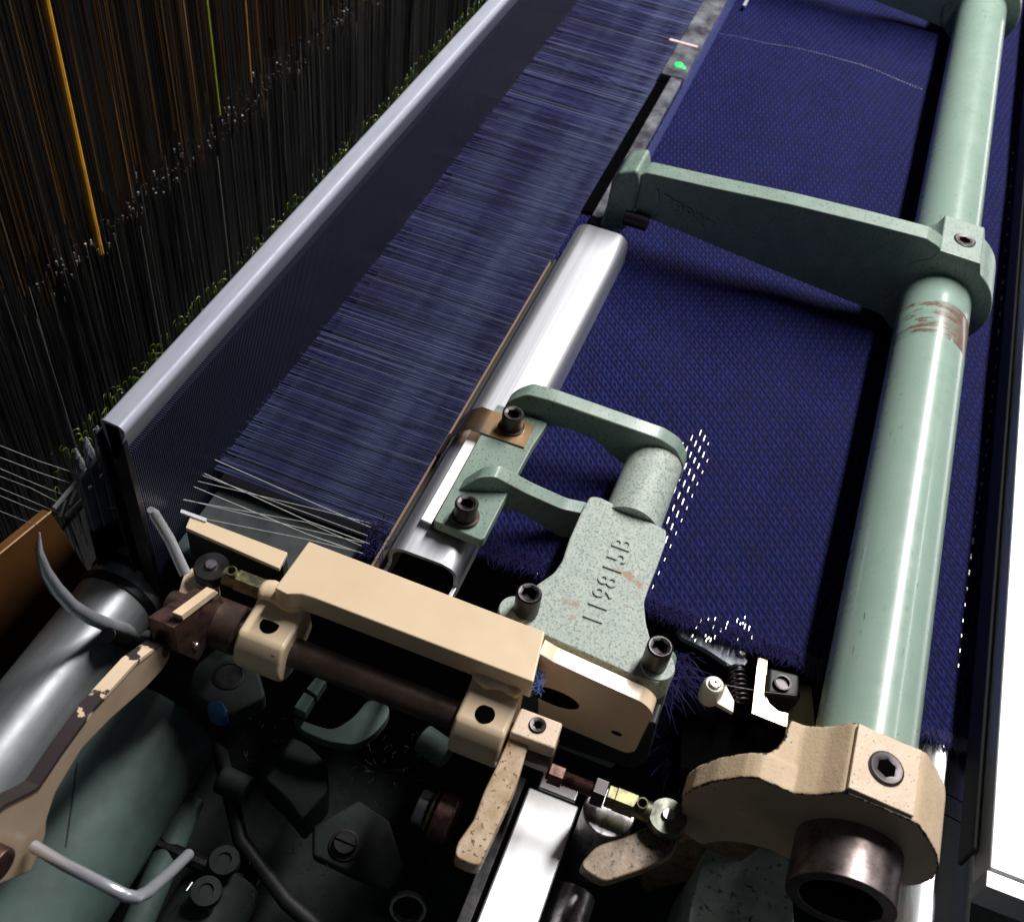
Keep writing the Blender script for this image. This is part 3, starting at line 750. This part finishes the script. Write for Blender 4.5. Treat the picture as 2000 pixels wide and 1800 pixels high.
# ================================================================== CREAM BLOCK, SHAFT
sx_, sz_ = 254.5, 5.0
cbk = thing('cream_block', (282, 110, 26), 'long glossy cream block with two bored lugs holding the brown shaft', 'block')
top = [(603, 1056), (1065, 1233), (1042, 1332), (612, 1167), (590, 1160), (560, 1160), (536, 1148)]
MB().prism([K(a_, c_, z=40) for a_, c_ in top], (0, 0, -15)).build('block_body', M['cream'], cbk, bevel=.9, seg=3)
for (px, py), w in (((530, 1215), 13.0), ((950, 1388), 13.0)):
    c = K(px, py, z=21); y0, y1 = c.y - w, c.y + w; c.x -= 1.8
    R_ = 16.5; pr = []
    for a_ in range(-60, 196, 8):
        pr.append((sx_ - R_ * math.sin(math.radians(a_ - 20)), sz_ + R_ * math.cos(math.radians(a_ - 20))))
    # flat top facing up, round front, joined to the block behind
    pr = [(274, 27), (262, 21.5), (246, 20.5), (240.5, 14.5)] + [(sx_ + R_ * math.cos(math.radians(a_)), sz_ + R_ * math.sin(math.radians(a_))) for a_ in range(150, 316, 11)] + [(276, 0)]
    lug = MB().prism([Vector((x_, y0, z_)) for x_, z_ in pr], (0, y1 - y0, 0)).build('lug', M['cream'], cbk, bevel=2.2, seg=4)
    sub(MB().lathe(Vector((c.x, c.y, 21.05)) - Z * 1, Z, [(4.9, 0), (4.9, 1.15), (.01, 1.2)], 28), 'screw_hole', M['void'], lug, cbk)
    w_ = MB()
    for q in range(9):
        t = q / 8; w_.blob((270.5 + 1.0 * math.sin(t * 7 + py), y0 + 3 + t * (y1 - y0 - 6), 25.5 + .8 * math.cos(q * 1.7)), (6.2, 4.0, 4.6 + 1.0 * math.sin(q * 2.3)), 16)
    o = sub(w_, 'weld_bead', M['cream'], lug, cbk, sharp=80)
    m_ = o.modifiers.new('remesh', 'REMESH'); m_.mode = 'VOXEL'; m_.voxel_size = .0006; m_.use_smooth_shade = True
    m_ = o.modifiers.new('smooth', 'SMOOTH'); m_.iterations = 14; m_.factor = .6
sft = thing('brown_shaft', (sx_, 120, sz_), 'brown burnished steel shaft running through the lugs of the cream block', 'shaft')
MB().cyl((sx_, 20, sz_), (sx_, 235, sz_), 7.6, seg=36).build('shaft_body', M['brown_steel'], sft, bevel=.5)
MB().lathe((sx_, 192, sz_), Y, [(12, 0), (13, 1), (13, 23), (12, 24)], 36).build('sleeve', M['brown_steel'], sft, sharp=40)
# lint
b = MB()
for i in range(150):
    p = K(1048 + rnd(-6, 8), 1330 + rnd(-22, 22), z=24); d = Vector((rnd(-1, 1), rnd(-1, 1), rnd(-1, 1)))
    b.tube([p, p + d * 1.5 + Z * .8, p + d * 3], .22, 3, cap=False)
tag(b.build('lint_tuft', M['lint']), 'small tuft of blue lint stuck at the right end of the cream block', 'lint')

# ================================================================== RIGHT CREAM LEVER on the shaft
lv = thing('cream_lever', (254, 30, 5), 'cream clamp lever with set screw and long arm below the block', 'lever')
P_ = lambda z_, *q: [K(a_, c_, z=z_) for a_, c_ in q]
MB().prism(P_(20, (1017, 1380), (1100, 1411), (1083, 1462), (996, 1430)), (0, 0, -27)).build('clamp_hub', M['cream_pitted'], lv, bevel=1.3, seg=3)
set_screw(lv, K(1050, 1416, z=20.1), 4.3, (0, 0, 1))
arm = rpoly(P_(14, (998, 1432), (1035, 1446), (1010, 1530), (990, 1575), (937, 1690), (918, 1686), (888, 1672), (893, 1645), (925, 1600), (945, 1545), (972, 1490)), 2.5, 3)
MB().prism(arm, (0, 0, -11)).build('arm', M['cream_rust'], lv, bevel=1.0, seg=3)

# ================================================================== GUARD PLATE (cream, oval hole)
gx = 287.0
q = [K(a_, c_, x=gx) for a_, c_ in ((1052, 1275), (1080, 1292), (1256, 1372), (1276, 1392), (1240, 1468), (1222, 1470), (1050, 1398))]
gp = thing('guard_plate', q[4], 'cream guard plate with dark oval hole below the casting', 'plate')
MB().prism(rpoly(q, [1, 1, 3, 4, 4, 2, 1], 4), (9, 0, 0)).build('plate_body', M['cream'], gp, bevel=1.5, seg=3)
c = K(1082, 1362, x=gx - .3); ov = [c + Y * (-.2 + 13.5 * math.cos(t * .2618)) * 1 + Z * (7.2 * math.sin(t * .2618)) for t in range(24)]
MB().prism(ov, (.6, 0, 0)).build('oval_hole', M['void'], gp)
c = K(1204, 1432, x=gx - .3); MB().prism([c + Y * 3 * math.cos(t * .4488) + Z * 1.7 * math.sin(t * .4488) for t in range(14)], (.6, 0, 0)).build('small_hole', M['void'], gp)
q2 = [K(a_, c_, x=gx + 2) for a_, c_ in ((1050, 1380), (1283, 1412), (1262, 1490), (1230, 1502), (1050, 1440))]
MB().prism(rpoly(q2, [1, 3, 5, 4, 1], 4), (12, 0, 0)).build('rubber_backing', M['rubber'], gp, bevel=1)

# ================================================================== CREAM BACK BAR (behind the cream block)
bb = thing('cream_back_bar', (305, 215, 0), 'cream angle bar with front face painted dark for shade and oil behind the cream block at left', 'bar')
q = P_(12, (372, 1006), (562, 1078), (545, 1110), (362, 1030))
MB().prism(q, (0, 0, -3)).build('top_flange', M['cream'], bb, bevel=.5)
q = [K(362, 1032, z=9), K(552, 1107, z=9)]
MB().prism([q[0] + X * .4, q[1] + X * .4, q[1] + X * .4 - Z * 34, q[0] + X * .4 - Z * 34], (5, 0, 0)).build('front_face', M['rubber'], bb, bevel=.4)  # black stands in for shadow and oil on a cream face
q = P_(13, (354, 994), (404, 1012), (402, 1018), (352, 1000)); MB().prism(q, (0, 0, -2)).build('bright_strip', M['alu_bright'], bb)

# ================================================================== TIE RODS with ball ends
def tie_rod(base, y_eye, y_end, x_, z_, sgn, label, eye_mat, flip=False):
    t = thing('tie_rod', (x_, y_eye, z_), label, 'tie rod', 'yellow zinc tie rods')
    MB().lathe((x_, y_eye, z_ - 4), Z, [(3.2, 0), (9.0, .3), (9.6, 1.5), (9.6, 6.5), (9.0, 7.7), (3.2, 8)], 32).build('eye', M[eye_mat], t, sharp=35)
    MB().lathe((x_, y_eye, z_ + 3), Z, [(3.2, 0), (3.2, 2.4), (2.8, 3)], 20).build('stud', M['stained_steel'], t)
    s1 = y_eye + sgn * 8
    MB().lathe((x_, s1, z_), Y * sgn, [(5.2, 0), (5.0, 8), (5.2, 9)], 24).build('shank', M['zinc'], t, sharp=35)
    MB().lathe((x_, s1 + sgn * 8, z_), Y * sgn, [(('hex', 6.4), 0), (('hex', 6.4), y_end)], 36).build('hex_sleeve', M['zinc'], t, sharp=20)
    p = Vector((x_ - .5, s1 + sgn * 5.5, z_ + 4.5))
    MB().pipe(p, p + Vector((-1.0, 0, 5)), 2.8, 2.1, 22).build('grease_nipple', M['zinc'], t, bevel=.15)
    return t, s1 + sgn * (8 + y_end)
e = K(1305, 1592, z=4)
tr, ye = tie_rod(None, e.y, 10, e.x, 0, 1, 'zinc tie rod with threaded end and nuts running right from the cream lever', 'zinc_grey')
for k, (mt, yo, L, r) in enumerate((('zinc', 0, 4.5, 6.0), ('black_bolt', 5, 6.5, 7.4))):
    MB().lathe((e.x, ye + yo, 0), Y, [(('hex', r - .4), 0), (('hex', r), .5), (('hex', r), L - .5), (('hex', r - .4), L)], 36).build('nut', M[mt], tr, sharp=20)
pr = []
for i in range(26): pr += [(3.9, i * .95), (3.2, i * .95 + .47)]
MB().lathe((e.x, ye + 11, 0), Y, pr, 24).build('threaded_rod', M['rust'], tr, sharp=80)
MB().lathe((e.x, ye + 27, 0), Y, [(('hex', 5.5), 0), (('hex', 5.5), 7)], 36).build('rust_nut', M['rust'], tr, sharp=20)
e2 = K(412, 1100, z=16)
tr2, ye2 = tie_rod(None, e2.y, 22, e2.x, 10, -1, 'zinc tie rod with dark ball end behind the cream block left end', 'dark_iron')
# cream stub under the left ball end
q = rpoly(P_(2, (358, 1120), (375, 1105), (405, 1105), (427, 1130), (428, 1160), (400, 1215), (345, 1215), (340, 1180)), 3, 3)
tag(MB().prism(q, (0, 0, -9)).build('cream_stub', M['cream_pitted'], bevel=1.5, seg=3), 'worn cream stub lever under the dark ball end at left', 'stub')
# link arm under the right ball end
q = rpoly(P_(-8, (1322, 1637), (1300, 1615), (1262, 1612), (1230, 1630), (1165, 1650), (1130, 1690), (1180, 1722), (1260, 1695), (1318, 1665)), 4, 3)
la = thing('link_arm', K(1230, 1660, z=-16), 'rust stained cream link arm, darkened for shade, under the right zinc ball end', 'link')
MB().prism(q, (0, 0, -8)).build('arm', M['cream_shaded'], la, bevel=1.0, seg=3)
p = K(1283, 1664, x=K(1283, 1664, z=-12).x - 1.0); MB().blob(p, (1.5, 3, 3)).build('pin', M['stained_steel'], la)

# ================================================================== CLAMP LEVER (cast) at the rod's end
xn = 251.0
cp = thing('rod_clamp', (268, ry, rz), 'rough cream cast clamp with chipped edges gripping the near rod end', 'clamp')
prof = [(1330, 1556), (1352, 1540), (1394, 1525), (1450, 1518), (1482, 1520), (1510, 1534), (1545, 1549), (1597, 1552), (1648, 1546), (1793, 1608), (1818, 1644), (1832, 1672), (1834, 1695), (1822, 1718), (1792, 1729), (1740, 1733), (1640, 1720),
        (1560, 1690), (1510, 1662), (1470, 1650), (1420, 1642), (1370, 1650), (1330, 1625)]
prof_h = [(1510, 1534), (1545, 1549), (1597, 1552), (1648, 1546), (1793, 1608), (1818, 1644), (1832, 1672), (1834, 1695), (1822, 1718), (1792, 1729), (1740, 1733), (1640, 1720), (1560, 1690), (1510, 1662)]
prof_a = [(1330, 1556), (1352, 1540), (1394, 1525), (1450, 1517), (1482, 1519), (1512, 1533), (1550, 1549), (1560, 1690), (1510, 1662), (1470, 1650), (1420, 1642), (1370, 1650), (1330, 1625)]
prof_s = [(1478, 1522), (1511, 1533), (1548, 1549), (1560, 1600), (1550, 1680), (1505, 1640)]
body_ = MB()
body_.prism(rpoly([K(a_, c_, x=xn) for a_, c_ in prof_h], 2.0, 3), (36, 0, 0)).prism(rpoly([K(a_, c_, x=xn + .02) for a_, c_ in prof_a], 2.0, 3), (13, 0, 0))
tab_t = [(-62, 13), (-68, 13.2), (-71, 14.2), (-74, 18.5), (-77, 26), (-80, 31), (-84, 35), (-90, 36)]
tab_z = [(-62, 55.6), (-66, 58.6), (-69, 60.0), (-72, 59.6), (-76, 58.7), (-84, 57.8), (-90, 61)]
def lin(tb, y):
    for (a_, v0), (b_, v1) in zip(tb, tb[1:]):
        if b_ <= y <= a_: return v0 + (v1 - v0) * (a_ - y) / (a_ - b_)
    return tb[-1][1]
for i in range(27):
    y0, y1 = -62 - i, -63.3 - i
    body_.prism([Vector((xn + .05, y0, 8)), Vector((xn + .05, y1, 8)), Vector((xn + .05, y1, lin(tab_z, y1) - .1)), Vector((xn + .05, y0, lin(tab_z, y0) - .1))], (lin(tab_t, (y0 + y1) / 2), 0, 0))
o = body_.build('clamp_body', M['cream_cast'], cp, sharp=50)
m_ = o.modifiers.new('remesh', 'REMESH'); m_.mode = 'VOXEL'; m_.voxel_size = .0008; m_.use_smooth_shade = True
m_ = o.modifiers.new('smooth', 'SMOOTH'); m_.iterations = 4; m_.factor = .5
fl = [K(1650, 1541, x=xn), K(1790, 1603, x=xn)]
d_ = (fl[1] - fl[0]); n_ = Vector((0, -d_.z, d_.y)); n_ = n_ if n_.z > 0 else -n_; n_.normalize()
q = [fl[0] + X * 1.5 + d_ * .04, fl[1] + X * 1.5 - d_ * .04, fl[1] + X * 34 - d_ * .04, fl[0] + X * 34 + d_ * .04]
MB().prism([p_ - n_ * 3.0 for p_ in q], n_ * 3.25).build('screw_flat', M['cream_pitted'], cp, bevel=.5)
mid = (q[0] + q[1] + q[2] + q[3]) / 4
set_screw(cp, mid + n_ * .3, 8.0, n_, hexr=4.6)
q = [K(a_, c_, x=xn + 20) for a_, c_ in ((1385, 1600), (1500, 1600), (1500, 1645), (1440, 1690), (1340, 1722), (1260, 1742), (1240, 1705), (1320, 1650))]
MB().prism(rpoly(q, 3, 3), (20, 0, 0)).build('lower_arm', M['cream_shaded'], cp)  # dark cream imitates the shade under the clamp
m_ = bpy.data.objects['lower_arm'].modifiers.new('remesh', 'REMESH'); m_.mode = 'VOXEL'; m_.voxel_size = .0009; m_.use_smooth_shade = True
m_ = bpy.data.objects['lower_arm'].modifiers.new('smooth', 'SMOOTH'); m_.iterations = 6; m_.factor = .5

# ================================================================== TRIMMING ASSEMBLY between casting and rod
zc = -14.0
kn = thing('trimmer_blade', K(1390, 1270, z=zc), 'dark flat trimming blade pivoted under the cloth fringe', 'blade')
q = P_(-6, (1322, 1228), (1335, 1216), (1392, 1238), (1440, 1265), (1462, 1290), (1450, 1305), (1425, 1298), (1380, 1268), (1330, 1243))
MB().prism(rpoly(q, 1, 2), (0, 0, -4)).build('blade', M['blade'], kn, bevel=.5)
MB().lathe(K(1448, 1275, z=-6), Z, [(3, 0), (3, 1.5), (2, 2.2)], 18).build('pivot', M['screw'], kn)
sp = MB(); c0, c1 = K(1437, 1298, z=-6), K(1446, 1372, z=-8); pts = []
ax_, u_, v_ = frame(c1 - c0)
for i in range(8 * 16):
    t = i / (8 * 16 - 1); a_ = t * 8 * 2 * math.pi
    pts.append(c0.lerp(c1, t) + (u_ * math.cos(a_) + v_ * math.sin(a_)) * 4.2)
sp.tube(pts, .85, 8); tag(sp.build('coil_spring', M['black_bolt'], sharp=60), 'black coil spring between the white roller and the brass plate', 'spring')
wr = thing('white_roller', K(1396, 1340, z=-14), 'ivory plastic roller with a cross head screw beside the spring', 'roller')
c = K(1396, 1335, z=4)
MB().lathe(c - Z * 14, Z, [(5.8, 0), (6.2, 6), (5.8, 12), (4.6, 14)], 32).build('roller', M['plastic'], wr, sharp=50)
MB().lathe(c, Z, [(3.2, 0), (3.2, 1.4), (2.7, 1.9)], 26).build('screw', M['screw'], wr)
MB().box(c + Vector((-2, -.4, 1.92)), c + Vector((2, .4, 2.05))).box(c + Vector((-.4, -2, 1.92)), c + Vector((.4, 2, 2.05))).build('cross_slot', M['rust'], wr)
q = P_(-4, (1410, 1352), (1418, 1338), (1434, 1368), (1432, 1390), (1400, 1372)); MB().prism(q, (0, 0, -3)).build('tab', M['plastic'], wr)
bp_ = thing('brass_plate', K(1500, 1380, z=-6), 'cut brass plate with a notch behind the black hex nut', 'plate')
q = P_(-3, (1480, 1283), (1500, 1288), (1494, 1350), (1502, 1372), (1520, 1388), (1540, 1392), (1538, 1420), (1500, 1405), (1468, 1392))
MB().prism(q, (0, 0, -1.5)).build('plate', M['brass'], bp_, bevel=.2)
q = P_(-9, (1565, 1335), (1585, 1340), (1592, 1420), (1538, 1412), (1540, 1390)); MB().prism(q, (0, 0, -1.5)).build('rear_leaf', M['brass'], bp_, bevel=.2)
hn = thing('black_screw_block', K(1530, 1340, z=-24), 'black square block with round socket screw beside the brass plate', 'block')
c = K(1529, 1332, z=3)
MB().prism(P_(1, (1502, 1302), (1562, 1316), (1565, 1362), (1498, 1352)), (0, 0, -16)).build('block', M['rubber'], hn, bevel=2, seg=3)
MB().lathe(c - Z * 4, Z, [(4.6, 0), (4.6, 4.2), (3.7, 4.4), (3.4, 2.5), (.01, 2.5)], 30).build('screw', M['black_bolt'], hn, sharp=30)
tag(MB().tube([K(1405, 1335, z=5), K(1490, 1350, z=3), K(1555, 1357, z=3)], .15, 4).build('loose_thread', M['selvage']), 'single loose pale thread lying across the brass plate', 'thread')
b = MB()
for i in range(1500):
    p = K(rnd(1255, 1345), rnd(1270, 1340), z=rnd(-24, -6)) if i % 3 == 0 else K(rnd(1290, 1420), rnd(1375, 1500), z=rnd(-70, -40))
    d = Vector((rnd(-1, .2), rnd(-1, 1), rnd(-.8, .3))); L = rnd(8, 22)
    b.tube([p, p + d * L * .5 + Z * 2, p + d * L], [.3, .26, .12], 3, cap=False)
tag(b.build('yarn_waste', M['fringe']), 'tuft of navy waste yarn hanging between the casting and the rod clamp', 'yarn waste', kind='stuff')
bs = thing('waste_brush', K(1480, 1450, z=-40), 'black bristled waste chute wall below the brass plate', 'chute')
q = P_(-22, (1330, 1352), (1400, 1380), (1470, 1400), (1545, 1430), (1570, 1445), (1500, 1500), (1330, 1500))
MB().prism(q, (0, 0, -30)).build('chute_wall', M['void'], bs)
b = MB()
for i in range(160):
    t = rnd(0, 1); p = K(1390 + 165 * t, 1372 + 66 * t, z=-22); b.tube([p, p + Vector((rnd(0, 2), rnd(-1, 1), rnd(1, 3.5)))], .2, 3, cap=False)
b.build('bristles', M['rubber'], bs)

# ================================================================== CHROME ROLLER, RAIL
cr = thing('chrome_roller', (300, -176, -46), 'polished steel roller under the falling cloth at right', 'roller')
MB().cyl((120, -176, -48), (2500, -176, -48), 26, seg=64).build('roller_body', M['chrome'], cr, bevel=.6)
for x0 in (318, 330): MB().lathe((x0, -176, -48), X, [(26.05, 0), (26.3, .2), (26.3, .6), (26.05, .8)], 64, cap=False).build('score_ring', M['dark_iron'], cr)
rl = thing('front_rail', (300, -215, 0), 'broad white aluminium rail along the right edge', 'rail')
MB().box((271, -260, 4), (2600, -183.5, 25)).build('rail_body', M['alu_bright'], rl, bevel=1.2, seg=3)
MB().box((262, -260, 5), (270.6, -182.5, 24)).build('end_cap', M['alu'], rl, bevel=.8)
MB().box((285, -183.2, -8), (2600, -180.4, 12)).build('seal_strip', M['rubber'], rl, bevel=1.5)

# ================================================================== WHITE BAR and posts at the bottom
wb = thing('white_bar', (200, 14, -60), 'bright white aluminium bar pointing down between lever and link', 'bar')
MB().box((100, .5, -60), (256, 28.5, -40)).build('bar_body', M['alu_bright'], wb, bevel=1.2, seg=3)
MB().box((256.3, 3, -58), (270, 24, -38)).build('grey_end', M['stained_steel'], wb, bevel=1)
MB().box((100, 31, -64), (262, 38, -44)).build('dark_side', M['dark_iron'], wb, bevel=.8)
ps = thing('steel_post', K(1195, 1640, z=-45), 'oil spotted steel boss standing behind the white bar', 'post')
c = K(1190, 1585, z=-12)
MB().cyl(c, c - Z * 60, 13).build('boss', M['stained_steel'], ps, bevel=1)
lp = K(1128, 1720, z=-60)
MB().cyl((60, lp.y, -72), (c.x - 20, lp.y, -72), 12).build('round_bar', M['stained_steel'], ps, bevel=1)
MB().box((c.x - 48, lp.y - 42, -100), (c.x - 34, lp.y - 22, -78)).build('lug', M['stained_steel'], ps, bevel=1)
mf = thing('green_frame_foot', (200, -60, -120), 'mottled green machine frame casting under the rod clamp', 'frame')
fr = P_(-62, (1385, 1640), (1420, 1610), (1540, 1660), (1560, 1900), (1330, 1900), (1350, 1760))
MB().prism(rpoly(fr, 4, 3), (0, 0, -90)).build('frame_body', paint('mottled paint lightened as if lit', (.30, .38, .35), .55, mottle=((.16, .21, .19), 60), speck=(.05, .06, .055), speck_amt=(.6, .68), speck_scale=260, bumps=(.3, 300)), mf, bevel=3, seg=3)  # paint lightened in place of light that the clamp cuts off

# ================================================================== PEELING LEVER at left
yl_ = 212.0
pl = thing('peeling_lever', K(60, 1640, y=yl_), 'long cream lever with badly peeling paint and a bent wire hook', 'lever')
face = [(312, 1258), (334, 1262), (332, 1285), (316, 1310), (286, 1342), (215, 1405), (160, 1462), (110, 1545), (92, 1600), (90, 1632), (62, 1700), (-30, 1740), (-30, 1600), (10, 1570), (60, 1545), (75, 1535), (120, 1468), (180, 1385), (212, 1350), (262, 1295)]
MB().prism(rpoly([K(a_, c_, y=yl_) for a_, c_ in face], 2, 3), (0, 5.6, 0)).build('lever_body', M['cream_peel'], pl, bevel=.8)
ridge = [(400, 1205), (330, 1262), (262, 1295), (180, 1385), (120, 1468), (75, 1535), (0, 1560)]
tp = [K(a_, c_, y=yl_) for a_, c_ in ((334, 1260), (312, 1257), (262, 1294), (212, 1349), (180, 1384), (120, 1467), (75, 1534), (60, 1544), (10, 1569), (-30, 1600))]
b = MB(); up = Vector((0, 0, .7)); L0 = [b.bm.verts.new(p_ + up - Y * .6) for p_ in tp]; L1 = [b.bm.verts.new(p_ + up + Y * 6.2 - Z * .3) for p_ in tp]; L2 = [b.bm.verts.new(p_ - Y * .6 - Z * 1.6) for p_ in tp]
for i in range(len(tp) - 1):
    b.bm.faces.new((L0[i], L1[i], L1[i + 1], L0[i + 1])); b.bm.faces.new((L0[i], L0[i + 1], L2[i + 1], L2[i]))
s = NT('peeled edge'); sep = s.n('ShaderNodeSeparateXYZ'); s.link(s.co, sep.inputs[0])
n_ = s.noise(70, 4, .6)
band = s.math('SUBTRACT', 1.0, s.math('ABSOLUTE', s.math('MULTIPLY', s.math('SUBTRACT', sep.outputs[0], (tp[2].x - 6) * S - pl.location.x), 40.0)))
m_ = s.ramp(s.math('ADD', s.math('MULTIPLY', n_, 1.5), s.math('MAXIMUM', s.math('MULTIPLY', band, .40), -.35)), .88, .91)
s.set(Base_Color=s.mix(m_, (.045, .033, .034), (.80, .62, .44)), Roughness=.45)
b.build('peeled_edge', s.m, pl)
q = [K(352, 1210, y=222), K(432, 1155, y=222), K(440, 1165, y=222), K(362, 1225, y=222)]
hb = [K(a_, c_, y=205) for a_, c_ in ((338, 1225), (430, 1165), (446, 1190), (420, 1235), (388, 1290), (350, 1275))]
MB().prism(rpoly(hb, 2, 3), (0, 14, 0)).build('hub_block', M['rust'], pl, bevel=1)
q = [K(a_, c_, y=204) for a_, c_ in ((353, 1202), (420, 1152), (428, 1158), (358, 1212))]; MB().prism(q, (0, 5, 0)).build('bare_cream_edge', M['cream'], pl, bevel=.5)
MB().blob(K(384, 1262, y=204.5), (2.2, 1.2, 2.4)).build('rivet', M['screw'], pl)
MB().blob(K(324, 1272, y=211.5), (2.5, .8, 4)).build('glue_spot', M['orange'], pl)
hp = [K(66, 1652, y=209), K(130, 1690, y=190), K(200, 1726, y=170), K(245, 1748, y=160), K(266, 1752, y=157), K(288, 1742, y=157), K(330, 1705, y=162), K(368, 1668, y=168)]
MB().tube(hp, 2.7, 14).build('wire_hook', M['steel'], pl, sharp=70)
MB().cyl(K(8, 1690, y=205), K(8, 1690, y=205) + Vector((0, 14, 0)), 7).build('pivot_bolt', M['rust'], pl, bevel=.8)

# ================================================================== DARK MACHINE INTERIOR at lower left
mc = thing('machine_side_cover', (150, 190, -200), 'large rounded dark green machine cover below the peeling lever', 'cover')
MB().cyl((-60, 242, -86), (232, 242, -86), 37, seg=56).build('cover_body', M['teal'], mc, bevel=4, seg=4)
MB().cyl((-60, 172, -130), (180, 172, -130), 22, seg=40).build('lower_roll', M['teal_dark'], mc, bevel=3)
tag(MB().tube([K(150, 1490, y=176), K(140, 1570, y=172), K(128, 1655, y=168)], .25, 5).build('loose_thread', M['void']), 'single black thread hanging over the dark green cover', 'thread')
db = thing('dark_bracket', K(440, 1310, z=-40), 'dark iron bracket with a round hole below the brown shaft', 'bracket')
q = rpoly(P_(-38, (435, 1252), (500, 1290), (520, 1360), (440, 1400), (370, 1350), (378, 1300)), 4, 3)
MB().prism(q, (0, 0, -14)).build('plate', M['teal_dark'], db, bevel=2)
MB().lathe(K(448, 1318, z=-38) - Z * .2, Z, [(9, 0), (9, .8), (7, 1), (6.6, .4)], 26).build('hole_ring', M['dark_iron'], db)
tag(MB().prism(rpoly(P_(-34, (402, 1372), (432, 1365), (446, 1385), (440, 1402), (410, 1398)), 3, 3), (0, 0, -10)).build('blue_cap', M['blue_plastic'], bevel=2), 'small blue plastic cap in the dark below the left lug', 'cap')
tb = thing('green_tab', K(600, 1350, z=-50), 'pair of pale green tabs in the dark below the shaft', 'tab')
MB().prism(P_(-45, (622, 1315), (638, 1328), (618, 1358), (598, 1344)), (0, 0, -8)).build('tab', M['teal'], tb, bevel=.6)
MB().prism(P_(-45, (594, 1350), (614, 1362), (596, 1392), (574, 1380)), (0, 0, -8)).build('tab', M['teal'], tb, bevel=.6)
q = rpoly(P_(-60, (720, 1362), (762, 1378), (758, 1400), (735, 1430), (695, 1455), (640, 1448), (585, 1425), (570, 1395), (600, 1410), (650, 1425), (690, 1400)), 5, 4)
tag(MB().prism(q, (0, 0, -8)).build('curved_lever', M['teal'], bevel=2), 'curved dark green lever in the shade below the brown shaft', 'lever')
q = rpoly(P_(-85, (565, 1436), (600, 1450), (640, 1490), (640, 1545), (590, 1600), (555, 1555), (503, 1508)), 3, 3)
tag(MB().prism(q, (0, 0, -30)).build('green_lug', M['teal_dark'], bevel=2), 'dark green block lug deep in the machine below the shaft', 'lug')
st = MB().cyl(K(430, 1520, z=-95), K(485, 1545, z=-95), 8).build('stub_cylinder', M['teal_dark'], bevel=1); tag(st, 'short dark green stub cylinder deep inside the machine', 'cylinder')
ss_ = thing('slotted_screw', K(675, 1645, z=-110), 'slotted screw head in a dark green plate deep inside', 'screw')
c = K(674, 1645, z=-104)
MB().lathe(c - Z * 4, Z, [(9.0, 0), (9.0, 1.2), (6.6, 1.4), (6.6, 4), (6.0, 4.6)], 30).build('head', M['dark_iron'], ss_, sharp=35)
MB().box(c + Vector((-.5, -6, .45)), c + Vector((.5, 6, .8))).build('slot', M['void'], ss_)
q = P_(-108, (700, 1560), (760, 1600), (790, 1690), (760, 1740), (610, 1670), (610, 1610)); MB().prism(q, (0, 0, -8)).build('plate', M['teal_dark'], ss_, bevel=2)
ns = thing('spacer_bolt', K(870, 1620, z=-60), 'stacked dark collars of a bolt left of the cream lever arm', 'bolt')
a0, a1 = K(815, 1572, z=-40), K(905, 1612, z=-40); d_ = (a1 - a0).normalized()
for k, (o_, L, r, mt) in enumerate(((0, 7, 9, 'stained_steel'), (7.5, 2.5, 11, 'zinc'), (10.5, 10, 12.5, 'rust'))):
    MB().lathe(a0 + d_ * o_, d_, [(r - 1.2, 0), (r, 1.0), (r, L - 1), (r - 1.2, L)], 32).build('collar', M[mt], ns, sharp=40)
tag(MB().cyl(K(825, 1440, z=-55), K(875, 1475, z=-55), 8).build('short_pin', M['teal'], bevel=1), 'short grey green pin below the right end of the shaft', 'pin')
rg = MB().lathe(K(798, 1768, z=-80), K(0, 0, z=0) * 0 + Vector((-.8, -.2, .5)), [(8, 0), (9.5, 0), (9.5, 3), (8, 3), (8, 0)], 32, cap=False).build('retaining_ring', M['stained_steel']); tag(rg, 'thin steel retaining ring in the dark near the bottom edge', 'ring')
lk = thing('chain_link', K(420, 1700, z=-100), 'small oily chain link with two round ends near the wire hook', 'link')
for (px, py) in ((440, 1685), (405, 1745)): MB().lathe(K(px, py, z=-100), Z, [(8, 0), (8, 5), (4, 5.5), (3.6, 4), (.01, 4)], 26).build('link_end', M['teal_dark'], lk, sharp=35)
MB().tube([K(310, 1650, z=-104), K(425, 1700, z=-104)], 4.5, 10).build('link_bar', M['dark_iron'], lk)
for k in (0, 1): MB().tube([K(376 + k * 10, 1722, z=-96), K(364 + k * 10, 1738, z=-96)], .5, 5).build('wire', M['screw'], lk)
hs = MB().tube([K(360, 1420, z=-80), K(400, 1450, z=-84), K(430, 1470, z=-100), K(470, 1640, z=-118), K(560, 1760, z=-120), K(640, 1830, z=-120)], 4.5, 12).build('oil_hose', M['rubber'], sharp=70)
tag(hs, 'thin black oil hose curving through the dark machine interior', 'hose')
tag(MB().cyl(K(250, 1850, z=-108), K(372, 1560, z=-108), 8, seg=24).build('green_pipe', M['teal'], bevel=.8), 'narrow green pipe lying beside the rounded machine cover', 'pipe')
b = MB()
for i in range(420):
    p = K(rnd(470, 960), rnd(1400, 1790), z=rnd(-150, -100)); d = Vector((rnd(-1, 1), rnd(-1, 1), rnd(-.3, .6))); b.tint = rnd(0, .7)
    b.tube([p, p + d * 2, p + d * 3 + Vector((rnd(-2, 2), rnd(-2, 2), 1))], .14, 3, cap=False)
tag(b.build('oily_lint', plain('oily grey lint', (.05, .05, .055), .9)), 'scattered oily lint strands lying inside the dark machine', 'lint', kind='stuff')
# machine bed under everything
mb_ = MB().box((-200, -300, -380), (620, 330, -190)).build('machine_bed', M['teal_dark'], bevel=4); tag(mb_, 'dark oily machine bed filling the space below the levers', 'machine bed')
